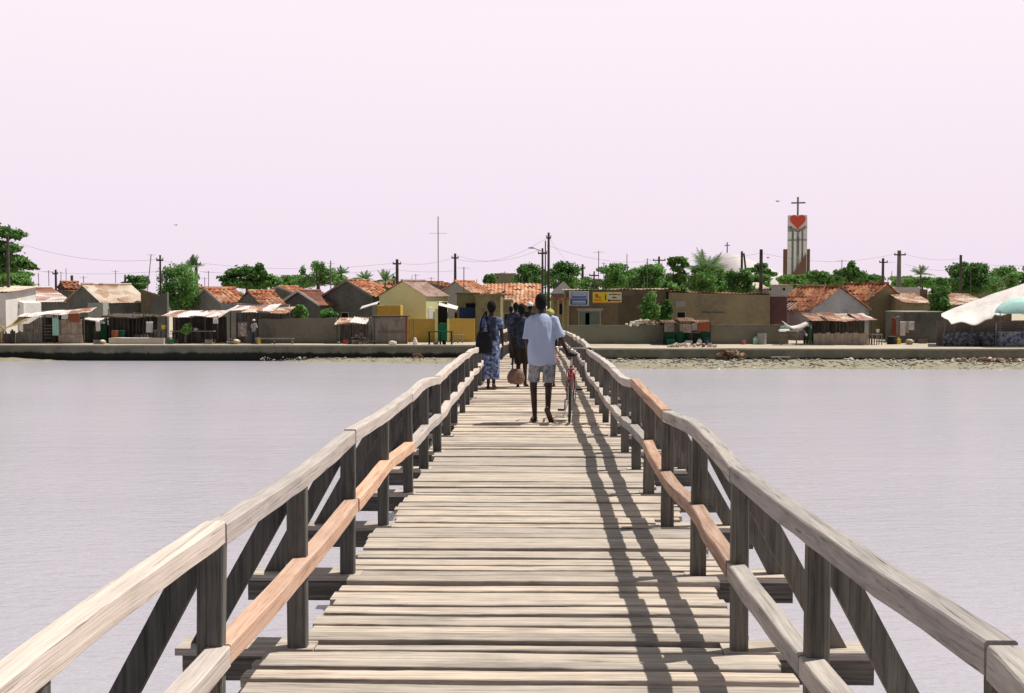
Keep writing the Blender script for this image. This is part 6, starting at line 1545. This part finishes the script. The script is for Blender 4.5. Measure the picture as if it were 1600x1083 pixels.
# ---------------------------------------------------------------- goods and clutter along the quays
def bucket(label, px, Y, mat, s=1.0, z=0.0):
    t = thing('bucket', label, 'bucket', (PXG(px, Y), Y, GZ + z)); bm = BM(); tube(bm, [(0, 0, 0), (0, 0, .26 * s), (0, 0, .27 * s)], [.11 * s, .15 * s, .16 * s], 14); obj('pail', bm, mat, t, True)
    bm = BM(); tube(bm, [(-.15 * s, 0, .25 * s), (-.1 * s, 0, .38 * s), (.1 * s, 0, .38 * s), (.15 * s, 0, .25 * s)], .008, 5); obj('handle', bm, STEEL, t)
def crate(label, px, Y, mat, w_=.45, h_=.3, z=0.0, rz=0.2):
    t = thing('crate', label, 'crate', (PXG(px, Y), Y, GZ + z), rz)
    for k in range(3):
        bm = BM(); zz = .02 + k * h_ / 3
        box(bm, -w_ / 2, w_ / 2, -.18, -.16, zz, zz + h_ / 3 - .03); box(bm, -w_ / 2, w_ / 2, .16, .18, zz, zz + h_ / 3 - .03); obj('slat', bm, mat, t)
    bm = BM(); box(bm, -w_ / 2 + .005, -w_ / 2 + .03, -.155, .155, 0, h_); box(bm, w_ / 2 - .03, w_ / 2 - .005, -.155, .155, 0, h_); box(bm, -w_ / 2 + .035, w_ / 2 - .035, -.155, .155, 0, .02); obj('end_panel', bm, mat, t)
def drum(label, px, Y, mat, r=.28, h_=.85, z=0.0):
    t = thing('barrel', label, 'barrel', (PXG(px, Y), Y, GZ + z)); bm = BM()
    tube(bm, [(0, 0, h_ * q_) for q_ in (0, .02, .32, .34, .36, .64, .66, .68, .98, 1)], [r * .97, r, r, r * 1.04, r, r, r * 1.04, r, r, r * .97], 18); obj('drum', bm, mat, t)
    bm = BM(); tube(bm, [(0, 0, h_ + .001), (0, 0, h_ + .02)], r * .9, 18); obj('lid', bm, STEEL, t)
def basket(label, px, Y, s=1.0, z=0.0, mat=None):
    t = thing('basket', label, 'basket', (PXG(px, Y), Y, GZ + z)); bm = BM(); tube(bm, [(0, 0, 0), (0, 0, .08 * s), (0, 0, .2 * s)], [.14 * s, .2 * s, .26 * s], 14); obj('bowl', bm, mat or STRAW, t, True)
    bm = BM(); ball(bm, (0, 0, .2 * s), .2 * s, 12, 6, (1, 1, .5)); obj('contents', bm, RUB, t)
def jar(label, px, Y, mat, s=1.0, z=0.0):
    t = thing('jerrycan', label, 'jerrycan', (PXG(px, Y), Y, GZ + z), .3); bm = BM(); rings(bm, [[(x * s, y * s, q_ * s) for x, y in ((-a, -b_), (a, -b_), (a, b_), (-a, b_))] for q_, a, b_ in ((0, .13, .08), (.3, .13, .08), (.36, .09, .06))]); obj('can', bm, mat, t)
    bm = BM(); tube(bm, [(-.07 * s, 0, .355 * s), (-.06 * s, 0, .43 * s), (.03 * s, 0, .43 * s), (.05 * s, 0, .355 * s)], .014 * s, 6); obj('handle', bm, mat, t)
crate('grey crate on the sea wall between the picket shack and the slab', 152, 75, PICK)
basket('straw basket at the foot of the rack of stacked goods', 160, 75.2)
drum('rusty drum standing under the dark pergola', 181, 77, REDB); drum('dark drum beside the rusty drum under the pergola', 190, 77.1, DKGREEN)
bucket('white bucket in front of the dark pergola', 213, 76.9, CANVAS)
basket('small basket on the counter of the first awning stall, left one', 292, 76.9, .7, .84); basket('small basket on the counter of the first awning stall, right one', 306, 76.9, .7, .84, CANVAS)
jar('blue jerrycan on the counter between the two small baskets', 299, 77.0, BLUEP, .8, .84)
crate('pale crate on the ground in front of the first awning stall', 326, 75.6, PLY); bucket('green bucket in front of the first awning stall', 268, 75.7, GREENP, 1.2)
crate('crate of goods at the left post of the second awning stall', 362, 75.8, PICK, .5, .4); basket('wide basket beside the banner of the second stall', 369, 75.6, 1.1)
drum('dark drum in the shade at the right end of the second stall', 388, 77, STEEL); jar('yellow jerrycan by the standing person in grey', 404, 76, YELC)
bucket('red bucket on the ground at the torn awning stall', 540, 75.9, REDC); crate('broken crate leaning at the torn awning stall', 553, 75.6, PLY, .4, .3, 0, .6)
basket('basket under the green table', 681, 75.2, .8); bucket('dark bucket under the green table', 694, 75.3, BLKP)
crate('green crate inside the ramshackle stall, left', 1048, 74.9, GREENP, .5, .4); drum('dark green drum inside the ramshackle stall', 1062, 75.1, DKGREEN); crate('pinkish crate inside the ramshackle stall, middle', 1076, 74.8, PINKW, .4, .3)
bucket('blue bucket at the right end of the ramshackle stall', 1104, 74.7, BLUEP, 1.2); jar('white jerrycan at the ramshackle stall', 1093, 74.7, CANVAS)
bucket('pink bucket standing against the grey brown wall', 1162, 75.9, PINKC, 1.0); drum('pale drum standing against the grey brown wall', 1190, 76.0, GREYL, .3, .7)
jar('bluish jerrycan against the grey brown wall', 1181, 76.0, TEAL, 1.2)
bucket('white basin on the small brown table', 1371, 75.4, CANVAS, .8, .80); drum('black drum below the brown blanket', 1393, 76.4, BLKP, .3, .5); jar('yellow jerrycan below the laundry', 1404, 76.4, YELC)
basket('basket at the wall end near the laundry', 1421, 76, 1.2); crate('crate against the dark concrete box house', 1442, 77.6, PICK)
